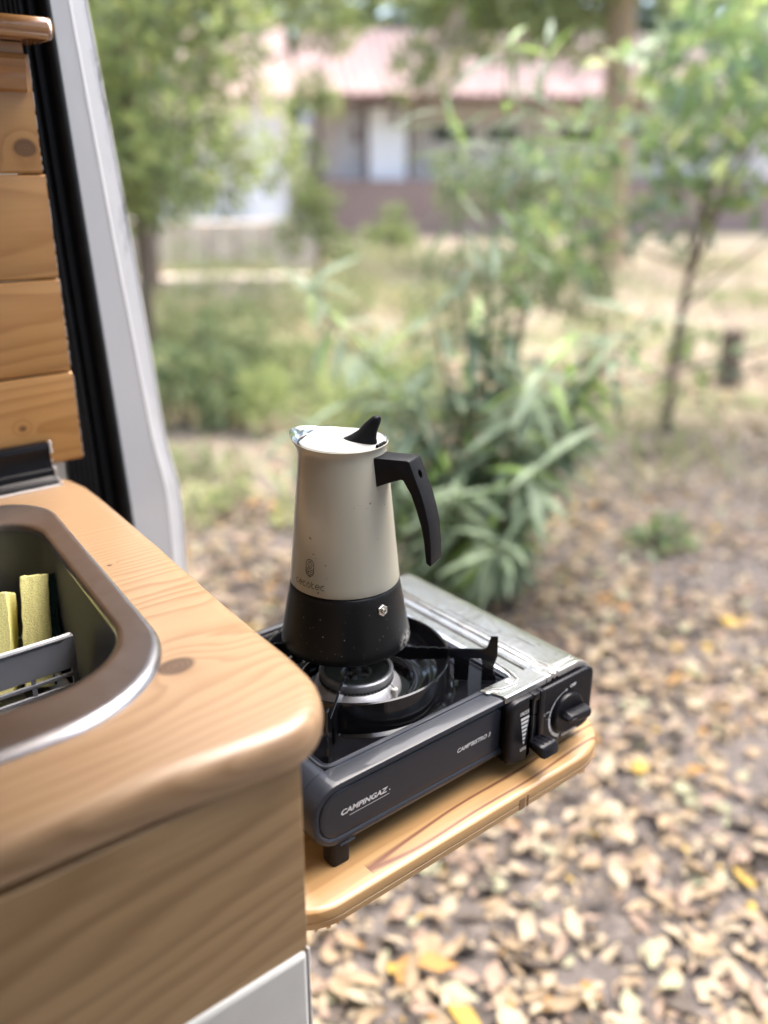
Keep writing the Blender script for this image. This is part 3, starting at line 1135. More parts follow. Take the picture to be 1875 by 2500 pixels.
box(bm, -1.25, .425, -1.6, 3.2, 1.80, 1.86)
obj('roof', bm, M['headliner'], van, smooth=False)
bm = NB()
box(bm, -1.30, -1.25, -1.6, 3.2, .45, 2.08)
obj('side_wall', bm, M['headliner'], van, smooth=False)
bm = NB()
box(bm, -1.25, .42, -1.65, -1.6, .45, 1.12)
box(bm, -1.25, .42, -1.65, -1.6, 1.74, 1.80)
obj('front_partition', bm, M['headliner'], van, smooth=False)
bm = NB()
box(bm, .40, .45, -1.6, -.22, .4, 2.05)
obj('front_side', bm, M['headliner'], van, smooth=False)
bm = NB()
box(bm, -1.25, .28, -1.6, 3.2, .38, .43)
obj('floor', bm, M['van_floor'], van, smooth=False)
bm = NB()
box(bm, -1.24, .372, 1.11, 1.14, .45, 1.202)
obj('inner_panel', bm, M['white_panel'], van, smooth=False)
bm = NB()
box(bm, -1.24, .352, 1.105, 1.135, 1.66, 1.80)
obj('bulkhead', bm, M['headliner'], van, smooth=False)
bm = NB()
box(bm, .40, .56, 1.22, 3.2, .4, 1.1)
box(bm, .40, .50, 1.22, 3.2, 1.1, 2.05)
obj('body_side', bm, M['white_paint'], van, smooth=False)

# wooden wall lining: planks with tongue joints, moulding and ledge
pw = thing('plank_wall', 'varnished pine plank wall lining standing on the back of the counter', 'wall panel', (0, 1.08, 1.2))
JZ = [1.2066, 1.3188, 1.4302, 1.5457, 1.668]
for k in range(4):
    knots = [[(.318, 1.2585, .0035), (.345, 1.235, .0022), (.27, 1.29, .004)], [(.27, 1.40, .0)], [], [(.3655, 1.5725, .0105)]][k]
    knots = [q for q in knots if q[2] > 0]
    wm = wood('pine_plank', (0, 1.08, 1.2), (0, 2, 1), (.47, .25, .085), (.33, .15, .042), (JZ[k] + random.uniform(.02, .08), 1.08 + random.uniform(.03, .07)),
              random.uniform(-.07, .07), random.uniform(.011, .016), .0035, .72, knots, .28, .35, k * 7.3, .55, None, .75)
    xe = .3875 - .002 * k + random.uniform(-.001, .001)
    bm = NB()
    z0, z1 = JZ[k] + .0006, JZ[k + 1] - .0006
    prof = [(1.1, z0), (1.083, z0), (1.0805, z0 + .0025), (1.08, z0 + .005), (1.08, z1 - .004), (1.0805, z1 - .0015), (1.083, z1), (1.1, z1)]
    loft(bm, [[Vector((x, y, z)) for y, z in prof] for x in (-1.1, xe)])
    obj('plank', bm, wm, pw, angle=20)
    # rough whitish sealant left along the sawn end
    bm = NB()
    zs_ = np.linspace(z0 + .004, z1, 26)
    for a_, b_ in zip(zs_[:-1], zs_[1:]):
        wd_ = random.choice([0, .0003, .0004, .0006, .0008])
        if wd_:
            box(bm, xe, xe + wd_, 1.0797, 1.09, a_, b_)
    if len(bm.verts):
        obj('sealant', bm, M['caulk'], pw, smooth=False)
    else:
        bm.free()
wl = wood('ledge_wood', (0, 1.08, 1.2), (0, 1, 2), (.40, .20, .068), (.28, .115, .03), (1.05, 1.64), .03, .01, .003, .7, (), .16, .7, 3., .5)
wm2 = wood('moulding_wood', (0, 1.08, 1.2), (0, 2, 1), (.40, .20, .068), (.28, .115, .03), (1.7, 1.12), .03, .011, .003, .7, (), .25, .4, 5., .5)
bm = NB()
loft(bm, [[Vector((x, y, z)) for y, z in rrect(1.035, 1.12, 1.678, 1.7, .0105, 6)] for x in (-1.1, .3905, .3945, .397)])
bm.verts.ensure_lookup_table()
o = obj('ledge', bm, wl, pw, bevel=.006, seg=3)
bm = NB()
prof = [(1.079, 1.629), (1.072, 1.632), (1.071, 1.640), (1.0665, 1.648), (1.062, 1.652), (1.061, 1.660), (1.064, 1.6655), (1.070, 1.667), (1.070, 1.677), (1.079, 1.677)]
loft(bm, [[Vector((x - (1.079 - y) * .2, y, z)) for y, z in prof] for x in (-1.1, .3755)])
obj('moulding', bm, wm2, pw, angle=30)

# black cove trim at the back of the worktop
tr = thing('corner_trim', 'black plastic cove trim along the back of the wooden counter', 'trim', (.1, 1.06, 1.19))
bm = NB()
prof = [(1.079, 1.1905), (1.046, 1.1905), (1.0455, 1.1935), (1.052, 1.1955), (1.058, 1.2), (1.0595, 1.2065), (1.0635, 1.2085), (1.0655, 1.216), (1.067, 1.228), (1.0655, 1.233), (1.0675, 1.2375), (1.074, 1.239), (1.079, 1.239)]
loft(bm, [[Vector((x, y, z)) for y, z in prof] for x in (-1.1, .3415)])
obj('cove_strip', bm, M['black_plastic'], tr, angle=25)
bm = NB()
for k in range(len(prof) - 3):
    y, z = prof[k + 1]
    s_ = random.uniform(.0012, .0028)
    box(bm, .3416, .3416 + s_ * 1.3, y - s_, y + s_, z - s_, z + s_ * 1.4)
obj('sealant', bm, M['caulk'], tr, smooth=False, bevel=.0008)
bm = NB()
tube(bm, [(-1.1, 1.0445, 1.191), (.1, 1.0442, 1.191), (.341, 1.0445, 1.191)], .0016, 6)
obj('sealant', bm, M['caulk'], tr)

# ------------------------------------------------------------------ kitchen cabinet
cab = thing('kitchen_cabinet', 'pine kitchen cabinet with rounded wooden countertop in the left foreground', 'cabinet', (0, .75, .43))
cm = wood('counter_wood', (0, .75, .43), (0, 1, 2), (.345, .222, .125), (.20, .112, .052), (.62, 1.03), .035, .0062, .0042, .7,
          [(.2545, .5685, .0125), (.292, .782, .0022)], .36, .25, 0., .55, None, .62)
fm = wood('front_wood', (0, .75, .43), (0, 2, 1), (.36, .235, .115), (.21, .12, .05), (1.16, .40), .16, .021, .0075, .62, (), .45, .1, 2.2, 1., None, .7, 2.6)
sm_ = wood('side_wood', (0, .75, .43), (2, 1, 0), (.41, .285, .165), (.25, .15, .075), (.7, .2), .1, .02, .005, .75, (), .45, .1, 4., .5)
# countertop with a bullnose edge and a real opening for the sink
out = [(-1.1, .462), (.05, .453), (.18, .4475), (.262, .4385), (.2803, .4382), (.2943, .4419), (.3040, .4472), (.311, .4529), (.3188, .4618), (.3248, .4722),
       (.3300, .4842), (.3333, .498), (.3362, .520), (.3378, .5404), (.3395, .583), (.344, .654), (.3505, .735), (.357, .81), (.3625, .892), (.3685, .985), (.370, 1.03), (.366, 1.06), (.355, 1.078), (-1.1, 1.078)]
SHX = lambda x, y: x + (y - .6412) * .104
SK = [(SHX(x, y), y) for x, y in rrect(-.25, .255, .545, 1.005, .08, 8)]
bm = NB()
zc, th = 1.19, .036
Rr = th / 2
loops = []
for k in range(13):
    a = pi / 2 - pi * k / 12
    ca, sa = math.cos(a), math.sin(a)
    d = Rr * .92 * (1 - abs(ca) ** .75)
    q = inset(out, d)
    z = zc - Rr + Rr * math.copysign(abs(sa) ** .75, sa)
    loops.append([Vector((x, y, z)) for x, y in q])
rings = loft(bm, loops, True, False, False)
sk0 = [bm.verts.new((x, y, zc)) for x, y in SK]
sk1 = [bm.verts.new((x, y, zc - th)) for x, y in SK]
for i in range(len(SK)):
    j = (i + 1) % len(SK)
    bm.faces.new((sk0[i], sk0[j], sk1[j], sk1[i]))


def ring_fill(bm, A, B):
    es = []
    for L in (A, B):
        for i in range(len(L)):
            e = bm.edges.get((L[i], L[(i + 1) % len(L)]))
            es.append(e or bm.edges.new((L[i], L[(i + 1) % len(L)])))
    bmesh.ops.triangle_fill(bm, edges=es, use_beauty=True)


ring_fill(bm, rings[0], sk0)
ring_fill(bm, rings[-1], sk1)
obj('countertop', bm, cm, cab, angle=30)
bm = NB()
box(bm, -1.1, .291, .452, .47, .955, 1.1535)
obj('front_panel', bm, fm, cab, bevel=.0012)
bm = NB()
box(bm, .273, .291, .4705, 1.075, .43, 1.1535)
obj('side_panel', bm, sm_, cab, smooth=False)
bm = NB()
box(bm, -.4, .2885, .448, .468, .45, .9745)
obj('door', bm, M['white_panel'], cab, bevel=.0045, seg=3)
bm = NB()
box(bm, .2886, .2905, .4485, .468, .45, .977)
obj('door_edging', bm, M['caulk'], cab, bevel=.0008)

# ------------------------------------------------------------------ sink
sink = thing('sink', 'stainless steel sink with broad rounded rim set into the counter', 'sink', (0, .78, 1.19))
bm = NB()
QO = rrect(-.28, .2685, .528, 1.018, [.09, .105, .075, .075], 12)
QI = rrect(-.22, .2415, .590, .958, [.07, .075, .06, .06], 12)
QB = rrect(-.21, .2315, .600, .948, [.06, .065, .05, .05], 12)


def sloop(t, z, A_=QO, B_=QI):
    return [Vector((SHX(a[0] + (b[0] - a[0]) * t, a[1] + (b[1] - a[1]) * t), a[1] + (b[1] - a[1]) * t, zc + z)) for a, b in zip(A_, B_)]


loft(bm, [sloop(t, z) for t, z in [(0, .0004), (.03, .0030), (.08, .0048), (.16, .0054), (.25, .0048), (.8, .0030), (.92, .0022), (.98, .0002), (1., -.004)]], True, False, False)
obj('rim', bm, M['steel'], sink, angle=60)
bm = NB()
loft(bm, [sloop(0, z, QI, QI) for z in (-.004, -.012)] + [sloop(t, z, QI, QB) for t, z in ((.6, -.06), (1., -.115), (1.6, -.132), (3., -.142), (6., -.145))], True, False, True)
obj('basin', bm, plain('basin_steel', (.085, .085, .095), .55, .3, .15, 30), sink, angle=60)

# caddy with slots
cd = thing('sink_caddy', 'grey plastic slotted caddy standing inside the sink basin', 'caddy', (.13, .82, 1.05))
bm = NB()
X0, X1, Y0, Y1, Zb, Zt = .02, .236, .742, .895, 1.046, 1.15
cz0, cz1 = 1.087, 1.117
box(bm, X0, X1, Y0, Y0 + .003, cz1, Zt)
box(bm, X0, X1, Y0, Y0 + .003, Zb, 1.068)
obj('front_band', bm, M['caddy'], cd, bevel=.0008)
for z in (1.073, 1.086, 1.0985, 1.1105):
    bm = NB()
    box(bm, X0, X1 - .001, Y0, Y0 + .003, z - .002, z + .002)
    obj('slat', bm, M['caddy'], cd, bevel=.0008)
for x in np.arange(.045, .24, .0375):
    bm = NB()
    box(bm, x - .002, x + .002, Y0 + .0005, Y0 + .0036, 1.06, 1.12)
    obj('upright', bm, M['caddy'], cd, bevel=.0008)
bm = NB()
box(bm, X0, X0 + .003, Y0 + .0031, Y1 - .003, Zb, 1.085)
obj('side', bm, M['caddy'], cd, bevel=.0008)
bm = NB()
box(bm, X1 - .003, X1, Y0 + .0031, Y1 - .003, Zb, 1.085)
obj('side', bm, M['caddy'], cd, bevel=.0008)
bm = NB()
box(bm, X0, X1, Y1 - .003, Y1, Zb, 1.085)
obj('back', bm, M['caddy'], cd, bevel=.0008)
bm = NB()
box(bm, X0, X1, Y0, Y1, Zb - .003, Zb - .0002)
obj('base', bm, M['caddy'], cd)
bm = NB()
tube(bm, [(X0, Y0 + .001, Zt), (X0 + .1, Y0 + .001, Zt + .0005), (X1 - .012, Y0 + .0012, Zt), (X1 - .003, Y0 + .004, Zt - .001), (X1, Y0 + .012, Zt - .006)], .0028, 8)
obj('rim', bm, plain('caddy_rim_highlight', (.52, .53, .55), .35), cd)  # highlight along the rim painted in as a paler grey than the caddy


def sponge_mesh(bm, x0, x1, y0, y1, z0, z1, M_, amp=.0006, n=10):
    a = bmesh.new()
    bmesh.ops.create_cube(a, size=1)
    bmesh.ops.subdivide_edges(a, edges=a.edges[:], cuts=n, use_grid_fill=True)
    for v in a.verts:
        p = Vector((x0 + (v.co.x + .5) * (x1 - x0), y0 + (v.co.y + .5) * (y1 - y0), z0 + (v.co.z + .5) * (z1 - z0)))
        p += Vector((random.uniform(-amp, amp), random.uniform(-amp, amp), random.uniform(-amp, amp)))
        v.co = M_ @ p
    me = bpy.data.meshes.new('t')
    a.to_mesh(me)
    a.free()
    bm.from_mesh(me)
    bpy.data.meshes.remove(me)


M1 = Matrix.Translation((.222, .818, 1.063)) @ Matrix.Rotation(math.radians(-22), 4, 'Z') @ Matrix.Rotation(math.radians(-32), 4, 'X') @ Matrix.Rotation(math.radians(2), 4, 'Y')
s1 = thing('sponge', 'yellow sponge with dark green scouring side standing upright in the sink', 'sponge', (.222, .818, 1.063))
bm = NB()
sponge_mesh(bm, -.015, .0125, -.01, .03, 0, .113, M1)
obj('foam', bm, M['sponge'], s1, bevel=.001)
bm = NB()
sponge_mesh(bm, .0127, .0205, -.0105, .03, .001, .1125, M1, .001)
obj('scouring_pad', bm, M['scourer'], s1)
M2 = Matrix.Translation((.180, .842, 1.055)) @ Matrix.Rotation(math.radians(-26), 4, 'Z') @ Matrix.Rotation(math.radians(-27), 4, 'X')
s2 = thing('sponge', 'plain bright yellow sponge left of the two tone scouring sponge', 'sponge', (.180, .842, 1.055))
bm = NB()
sponge_mesh(bm, -.03, .022, -.012, .03, 0, .104, M2, .0009)
obj('foam', bm, M['sponge'], s2, bevel=.001)

# ------------------------------------------------------------------ slide-out shelf
sh = thing('pull_out_shelf', 'varnished pine shelf board pulled out from the cabinet under the stove', 'shelf', (.5, .65, .96))
tw = wood('shelf_wood', (.5, .65, .96), (0, 1, 2), (.36, .22, .092), (.25, .125, .043), (.58, .90), .02, .014, .003, .75, (), .38, .3, 9., .6,
          (.3935, .4998, .0088, .0016, (.10, .026, .008)), .5)
out = rrect(.2935, .742, .4835, .83, [.055, .075, .03, .01], 12)
bm = NB()
zt = .96
spec = [(.0055, 0), (.003, -.0007), (.001, -.0024), (0, -.0048), (0, -.0115), (.0008, -.0118), (.0008, -.0130), (0, -.0133), (0, -.019), (.001, -.0205)]
rings = loft(bm, [[Vector((x, y, zt + z)) for x, y in inset(out, d)] for d, z in spec], True, True, True)
obj('board', bm, tw, sh, angle=25)
bm = NB()
box(bm, .572, .5795, .4831, .4845, zt - .0195, zt - .006)
box(bm, .5835, .5855, .4829, .4845, zt - .0195, zt - .0055)
obj('edge_joint', bm, plain('edge_glue', (.20, .11, .05), .6), sh, smooth=False)
bm = NB()
for i in range(70):
    k = random.randrange(len(out))
    a, b = Vector(out[k]), Vector(out[(k + 1) % len(out)])
    p = a.lerp(b, random.random())
    if p.y > .55 and p.x < .7:
        continue
    s_ = random.uniform(.0005, .0016)
    box(bm, p.x - s_ * 1.5, p.x + s_ * 1.5, p.y - s_ * .5, p.y + s_, zt - .0205 - s_ * .6, zt - .0195)
obj('splinters', bm, tw, sh, smooth=False)['kind'] = 'stuff'
bm = NB()
box(bm, .292, .70, .56, .58, zt - .037, zt - .0207)
obj('runner', bm, M['zinc_edge'], sh, smooth=False)
bm = NB()
box(bm, .292, .70, .76, .78, zt - .037, zt - .0207)
obj('runner', bm, M['zinc_edge'], sh, smooth=False)

# ------------------------------------------------------------------ camping stove
st = thing('camping_stove', 'dark grey portable gas stove with black control panel on the wooden shelf', 'stove', (.53, .66, .96))
YF = .5195


def face_relief(bm, outline, spec, ydir=1):
    """stack of inset outlines in planes y = const: moulded front faces"""
    loops = []
    for d, y in spec:
        loops.append([Vector((x, y, z)) for x, z in inset(outline, d)])
    loft(bm, loops, True, True, True)


bm = NB()
o_ = rrect(.3436, .600, .984, 1.0505, [.030, .004, .002, .030], 8)
loops = []
for d, y in [(.0, .5415), (0, .5235), (.0012, .5203), (.003, .5195), (.0058, .5195), (.0072, .5206), (.0085, .5225), (.011, .5232)]:
    loops.append([Vector((x, y, z)) for x, z in inset(o_, d)])
loft(bm, loops, True, True, True)
obj('body', bm, M['grey_paint'], st, angle=28)
bm = NB()
o_ = rrect(.3436, .3738, .984, 1.0505, [.029, .001, .001, .029], 8)
loft(bm, [[Vector((x, y, z)) for x, z in o_] for y in (.5416, .80)])
obj('side_rail', bm, M['grey_paint'], st, angle=28)
bm = NB()
box(bm, .3739, .62, .7965, .80, .99, 1.0505)
obj('back_rail', bm, M['grey_paint'], st, smooth=False)
bm = NB()
box(bm, .3739, .70, .5416, .7964, .985, 1.0)
obj('base_pan', bm, M['grey_paint'], st, smooth=False)
# moulded inner field of the front
bm = NB()
o_ = rrect(.3535, .5795, .9905, 1.0415, [.02, .012, .008, .02], 8)
face_relief(bm, o_, [(0, .5236), (.0004, .5222), (.0016, .5212), (.0035, .5209), (.006, .5209)])
obj('front_panel', bm, M['grey_paint'], st, angle=28)
# rim strip at the foot side
bm = NB()
tube(bm, [(.372, .5188, .9842), (.3885, .5188, .9842)], .0012, 6)
obj('rim_end', bm, M['grey_paint'], st)
# raised frame round the cooking plate
bm = NB()
pl = rrect(.3786, .6118, .5465, .792, [.006, .004, .004, .006], 4)
loops = [[Vector((x, y, z)) for x, y in inset(pl, d)] for d, z in [(-.0065, 1.0502), (-.0055, 1.0518), (-.0035, 1.0520), (-.0022, 1.0508), (-.0012, 1.0516), (0, 1.0512), (.0006, 1.0468), (.002, 1.0462)]]
loft(bm, loops, True, False, False)
obj('plate_frame', bm, M['grey_paint'], st, angle=40)
BC = (.4946, .653)
bm = NB()
P_ = [bm.verts.new((x, y, 1.0465)) for x, y in inset(pl, .0008)]
nh = 64
Hh = [bm.verts.new((BC[0] + .1088 * math.cos(2 * pi * i / nh), BC[1] + .1088 * math.sin(2 * pi * i / nh), 1.0465)) for i in range(nh)]
ring_fill(bm, P_, Hh)
prev = Hh
for r_, z_ in ((.108, 1.0435), (.104, 1.0430), (.100, 1.046)):
    cur = [bm.verts.new((BC[0] + r_ * math.cos(2 * pi * i / nh), BC[1] + r_ * math.sin(2 * pi * i / nh), z_)) for i in range(nh)]
    for i in range(nh):
        bm.faces.new((prev[i], prev[(i + 1) % nh], cur[(i + 1) % nh], cur[i]))
    prev = cur
obj('cooking_plate', bm, M['enamel'], st, angle=25)
bm = NB()
lathe(bm, [(.1006, 1.0455), (.0995, 1.050), (.0988, 1.0745), (.0984, 1.0768), (.0968, 1.0780), (.0952, 1.0768), (.0940, 1.071), (.0905, 1.0590), (.0860, 1.0535), (.0815, 1.0515), (.0790, 1.0524), (.0762, 1.0512),
           (.0725, 1.0475), (.064, 1.0452), (.0605, 1.0464), (.0588, 1.0455), (.0580, 1.0430), (.0578, 1.036), (.03, 1.034)], BC, 96, False, True)
obj('drip_bowl', bm, M['enamel'], st, angle=35)
bm = NB()
lathe(bm, [(.048, 1.036), (.0472, 1.0405), (.0455, 1.0425), (.0415, 1.0475), (.0395, 1.0485), (.036, 1.0487)], BC, 64, False, True)
obj('burner_base', bm, M['alu'], st, angle=30)
bm = NB()
for i in range(60):
    a = 2 * pi * i / 60
    p = Vector((BC[0] + .0385 * math.cos(a), BC[1] + .0385 * math.sin(a), 0))
    Mx = Matrix.Translation(p) @ Matrix.Rotation(a, 4, 'Z')
    box(bm, -.0012, .0012, -.0012, .0012, 1.0486, 1.0512, Mx)
obj('burner_ports', bm, M['alu_dark'], st, smooth=False)
bm = NB()
lathe(bm, [(.0365, 1.0513), (.0392, 1.0515), (.0396, 1.0555), (.0392, 1.0585), (.0375, 1.0598), (.0352, 1.0598), (.0345, 1.0580), (.0160, 1.0532), (.0150, 1.0534), (.0142, 1.0526), (.0140, 1.047)], BC, 64)
cap_ = obj('burner_cap', bm, M['alu'], st, angle=30)
bm = NB()
lathe(bm, [(.0340, 1.0583), (.0166, 1.0538)], BC, 64)
obj('cap_top', bm, M['alu_dark'], cap_, angle=30)
bm = NB()
for k in range(2):
    Mx = Matrix.Translation((BC[0], BC[1], 0)) @ Matrix.Rotation(.70 + k * pi / 2, 4, 'Z')
    box(bm, -.0139, .0139, -.0019, .0019, 1.0488 - .0006 * k, 1.0522 - .0006 * k, Mx)
obj('spider', bm, M['alu'], cap_, smooth=False, bevel=.0006)
bm = NB()
lathe(bm, [(.0045, 1.047), (.0045, 1.0530), (.0038, 1.0540), (.001, 1.0543)], BC, 20, False, True)
obj('screw', bm, M['alu_dark'], cap_)
# igniter pin
bm = NB()
ip = (BC[0] + .047 * math.cos(-1.22), BC[1] + .047 * math.sin(-1.22))
lathe(bm, [(.0032, 1.036), (.0032, 1.0478), (.0024, 1.0485)], ip, 16, False, True)
obj('igniter', bm, M['brass'], st)
bm = NB()
tube(bm, [(ip[0], ip[1], 1.0484), (ip[0] - .0012, ip[1] + .0015, 1.0505), (ip[0] - .0025, ip[1] + .006, 1.0532)], .0005, 6)
obj('igniter_wire', bm, M['alu_dark'], st)
# pot supports
prof = [(.036, 1.0835), (.046, 1.0858), (.066, 1.0858), (.068, 1.0845), (.070, 1.0858), (.078, 1.0858), (.080, 1.0845), (.082, 1.0858), (.090, 1.0858), (.092, 1.0845), (.096, 1.0858), (.105, 1.0850),
        (.142, 1.0850), (.1455, 1.0885), (.149, 1.1000), (.1565, 1.1002), (.1570, 1.0765), (.1535, 1.066), (.1530, 1.060), (.1570, 1.0472), (.1400, 1.0472), (.1405, 1.0715),
        (.1385, 1.0738), (.1280, 1.0738), (.1262, 1.0715), (.1255, 1.0472), (.1095, 1.0472), (.1090, 1.0735), (.060, 1.0700), (.040, 1.0740)]
for k in range(4):
    d = Vector((.1085 * (1, 1, -1, -1)[k], .0985 * (-1, 1, 1, -1)[k], 0)).normalized()
    nrm = Vector((-d.y, d.x, 0))
    bm = NB()
    loft(bm, [[Vector((BC[0], BC[1], z)) + d * s * .9425 + nrm * t for s, z in prof] for t in (-.0012, .0012)])
    obj('pot_support', bm, M['enamel'], st, smooth=False, bevel=.0004, seg=1)
# fixed zinc strip and hinged gas cover
ZC = 1.0508
bm = NB()
sec = [(.6122, ZC - .0035), (.6128, ZC), (.6200, ZC + .0003), (.6225, ZC + .0018), (.6262, ZC + .0018), (.6285, ZC + .0003), (.6362, ZC + .0003), (.6378, ZC - .001), (.6385, ZC - .003), (.642, ZC - .003)]
loft(bm, [[Vector((x, y, z)) for x, z in sec] for y in (.5215, .60, .70, .80)], False, False, False)
obj('zinc_strip', bm, M['zinc'], st, angle=30)
# front tongue of the strip wrapping over the grey body
bm = NB()
tongue = [(.5705, .5452), (.5725, .5352), (.5770, .5342), (.5815, .5215), (.6435, .5215), (.6425, .5445), (.6115, .5445)]
loft(bm, [[Vector((x, y, z)) for x, y in inset(tongue, d)] for d, z in ((0, 1.0512), (0, 1.0524), (.0006, 1.0530))], True, False, True)
obj('zinc_tongue', bm, M['zinc'], st, angle=30)
bm = NB()
tube(bm, [(.5725, .5385, 1.0532), (.5815, .5372, 1.0534), (.588, .532, 1.0536), (.597, .5308, 1.0536), (.6095, .5308, 1.0536), (.6165, .5345, 1.0536), (.618, .541, 1.0536), (.6215, .552, 1.0534), (.6235, .575, 1.0528)], .0011, 6)
obj('pressed_rib', bm, M['zinc_edge'], st)
bm = NB()
box(bm, .5815, .6433, .5180, .5215, 1.0452, 1.0530)
obj('zinc_lip', bm, M['zinc_edge'], st, bevel=.0012)
bm = NB()
lathe(bm, [(.0042, 1.0530), (.0040, 1.0540), (.0026, 1.0543), (.0018, 1.0537), (.001, 1.0536)], (.6060, .5385), 20, False, True)
obj('rivet', bm, M['zinc_edge'], st)
bm = NB()
sec = [(.6436, ZC - .003), (.6440, ZC + .0012), (.6450, ZC + .0018), (.6495, ZC + .0018), (.6508, ZC + .0040), (.6540, ZC + .0044), (.6552, ZC + .0018), (.6562, ZC + .0018), (.6576, ZC + .0042), (.6604, ZC + .0042), (.6622, ZC + .0018), (.690, ZC + .0022)]
for k in range(1, 9):
    a = .5 * pi * k / 8
    sec.append((.690 + .027 * math.sin(a), ZC + .0022 - .022 * (1 - math.cos(a))))
sec.append((.7172, 1.020))
flat = [(x, min(z, ZC + .0019)) if x < .67 else (x, z) for x, z in sec]
loft(bm, [[Vector((x, y, z)) for x, z in (flat if y < .545 or y > .785 else sec)] for y in (.5215, .530, .5445, .556, .62, .70, .77, .79, .805)], False, False, False)
cov = obj('gas_cover', bm, M['zinc'], st, angle=25)
bm = NB()
tube(bm, [(.6592, .548, ZC + .0022), (.6625, .5335, ZC + .0022), (.6665, .5305, ZC + .0022), (.6945, .5310, ZC + .0020), (.698, .533, ZC + .0012)], .0013, 6)
tube(bm, [(.6535, .548, ZC + .002), (.6595, .5300, ZC + .002), (.666, .5270, ZC + .002), (.697, .5275, ZC + .001)], .0011, 6)
obj('pressed_rib', bm, M['zinc_edge'], cov)
bm = NB()
sl = sec[1:-1]
loft(bm, [[Vector((x, .5180, z - .0062)) for x, z in sl if True], [Vector((x, .5182, z + .0004)) for x, z in sl], [Vector((x, .5218, z + .0006)) for x, z in sl]], False, False, False)
obj('cover_lip', bm, M['zinc_edge'], cov, angle=30)
# embossed panel scratches on the cover
bm = NB()
for (a, b) in (((.668, .70), (.668, .62)), ((.668, .62), (.682, .62)), ((.674, .66), (.690, .66)), ((.682, .60), (.682, .57))):
    d = (Vector((*b, 0)) - Vector((*a, 0)))
    nrm = Vector((-d.y, d.x, 0)).normalized() * .0003
    za = ZC + .0024
    vs = [bm.verts.new(Vector((*q, za)) + s * nrm) for q, s in ((a, -1), (b, -1), (b, 1), (a, 1))]
    bm.faces.new(vs)
obj('scratch', bm, M['black_print'], cov, smooth=False)
# black control panel
YP = .5105
bm = NB()
o_ = rrect(.5795, .7140, .9715, 1.0455, [.010, .014, .010, .006], 6)
loops = []
for d, y in [(.001, .79), (.001, .5165), (0, .514), (.0006, .5118), (.002, .5107), (.004, YP), (.008, YP)]:
    loops.append([Vector((x, y, z)) for x, z in inset(o_, d)])
loft(bm, loops, True, True, True)
cp = obj('control_panel', bm, M['black_plastic'], st, angle=30)


def at_y(x, z, y, y0=.51):
    k = y / y0
    return x * k, 1.55 + (z - 1.55) * k


YL = .507
bm = NB()
o_ = rrect(.5775, .6115, .9745, 1.0500, [.013, .002, .002, .013], 6)
loft(bm, [[Vector((x, y, z)) for x, z in inset(o_, d)] for d, y in [(0, .514), (0, .5102), (.0006, .5085), (.002, .5074), (.004, YL), (.007, YL)]], True, True, True)
obj('lock_pad', bm, M['black_plastic'], st, angle=30)
bm = NB()
o_ = rrect(.6225, .6312, .9745, 1.0495, [.002, .003, .005, .002], 4)
loft(bm, [[Vector((x, y, z)) for x, z in inset(o_, d)] for d, y in [(0, .514), (0, .5090), (.0008, .5078), (.002, .5074)]], True, True, True)
o_ = rrect(.6117, .6223, 1.0405, 1.0495, .0015, 3)
loft(bm, [[Vector((x, y, z)) for x, z in inset(o_, d)] for d, y in [(0, .514), (0, .5090), (.0008, .5078), (.002, .5074)]], True, True, True)
obj('slot_frame', bm, M['black_plastic'], st, angle=30)
bm = NB()
box(bm, .6155, .6165, .5096, .514, .985, 1.0400)
obj('slot_guide', bm, M['alu_dark'], st, smooth=False)
# lock lever
bm = NB()
Ml = Matrix.Translation((.6175, .501, .9925)) @ Matrix.Rotation(math.radians(-14), 4, 'X')
prof = rrect(-.0135, .0135, -.0070, .0070, [.004, .004, .003, .003], 4)
loft(bm, [[Ml @ Vector((x * s, y, z * s + dz)) for x, z in prof] for y, s, dz in ((.012, .55, 0), (-.004, .9, -.001), (-.0115, 1., -.003), (-.0145, .92, -.004), (-.0158, .75, -.0045))], True, True, True)
lv = obj('lock_lever', bm, M['black_plastic'], st, angle=35)
for k in range(3):
    bm = NB()
    x = -.006 + .006 * k
    tube(bm, [Ml @ Vector((x, .002, .0060)), Ml @ Vector((x, -.0125, .0036))], .0009, 6)
    obj('grip_rib', bm, M['black_plastic'], lv)
# dial
DX, DZ = at_y(.6725, 1.0062, .505)
DX, DZ = .6705, 1.0040
bm = NB()


def disc_y(bm, c, prof, n=48):
    loft(bm, [[Vector((c[0] + r * math.cos(2 * pi * i / n), y, c[1] + r * math.sin(2 * pi * i / n))) for i in range(n)] for r, y in prof], True, True, True)


disc_y(bm, (DX, DZ), [(.0238, .5106), (.0236, .5078), (.0228, .5062), (.0215, .5055), (.0205, .5056)])
kn = obj('dial', bm, M['black_plastic'], st, angle=30)
bm = NB()
Md = Matrix.Translation((DX, .5055, DZ)) @ Matrix.Rotation(math.radians(7), 4, 'Y')
gp_ = [(-.0150, .0), (-.010, .0058), (.004, .0062), (.0235, .0070), (.0250, 0), (.0235, -.0070), (.004, -.0062), (-.010, -.0058)]
loft(bm, [[Md @ Vector((x * s, -y, z * s2)) for x, z in gp_] for y, s, s2 in ((0, 1, 1), (.004, .99, .92), (.0098, .96, .75), (.0112, .93, .6))], True, True, True)
obj('grip', bm, M['black_plastic'], kn, angle=40, bevel=.0008)
bm = NB()
box(bm, -.004, .004, -.0116, -.0110, -.0007, .0007, Md @ Matrix.Translation((-.006, 0, 0)))
obj('pointer_mark', bm, M['alu_dark'], kn, smooth=False)


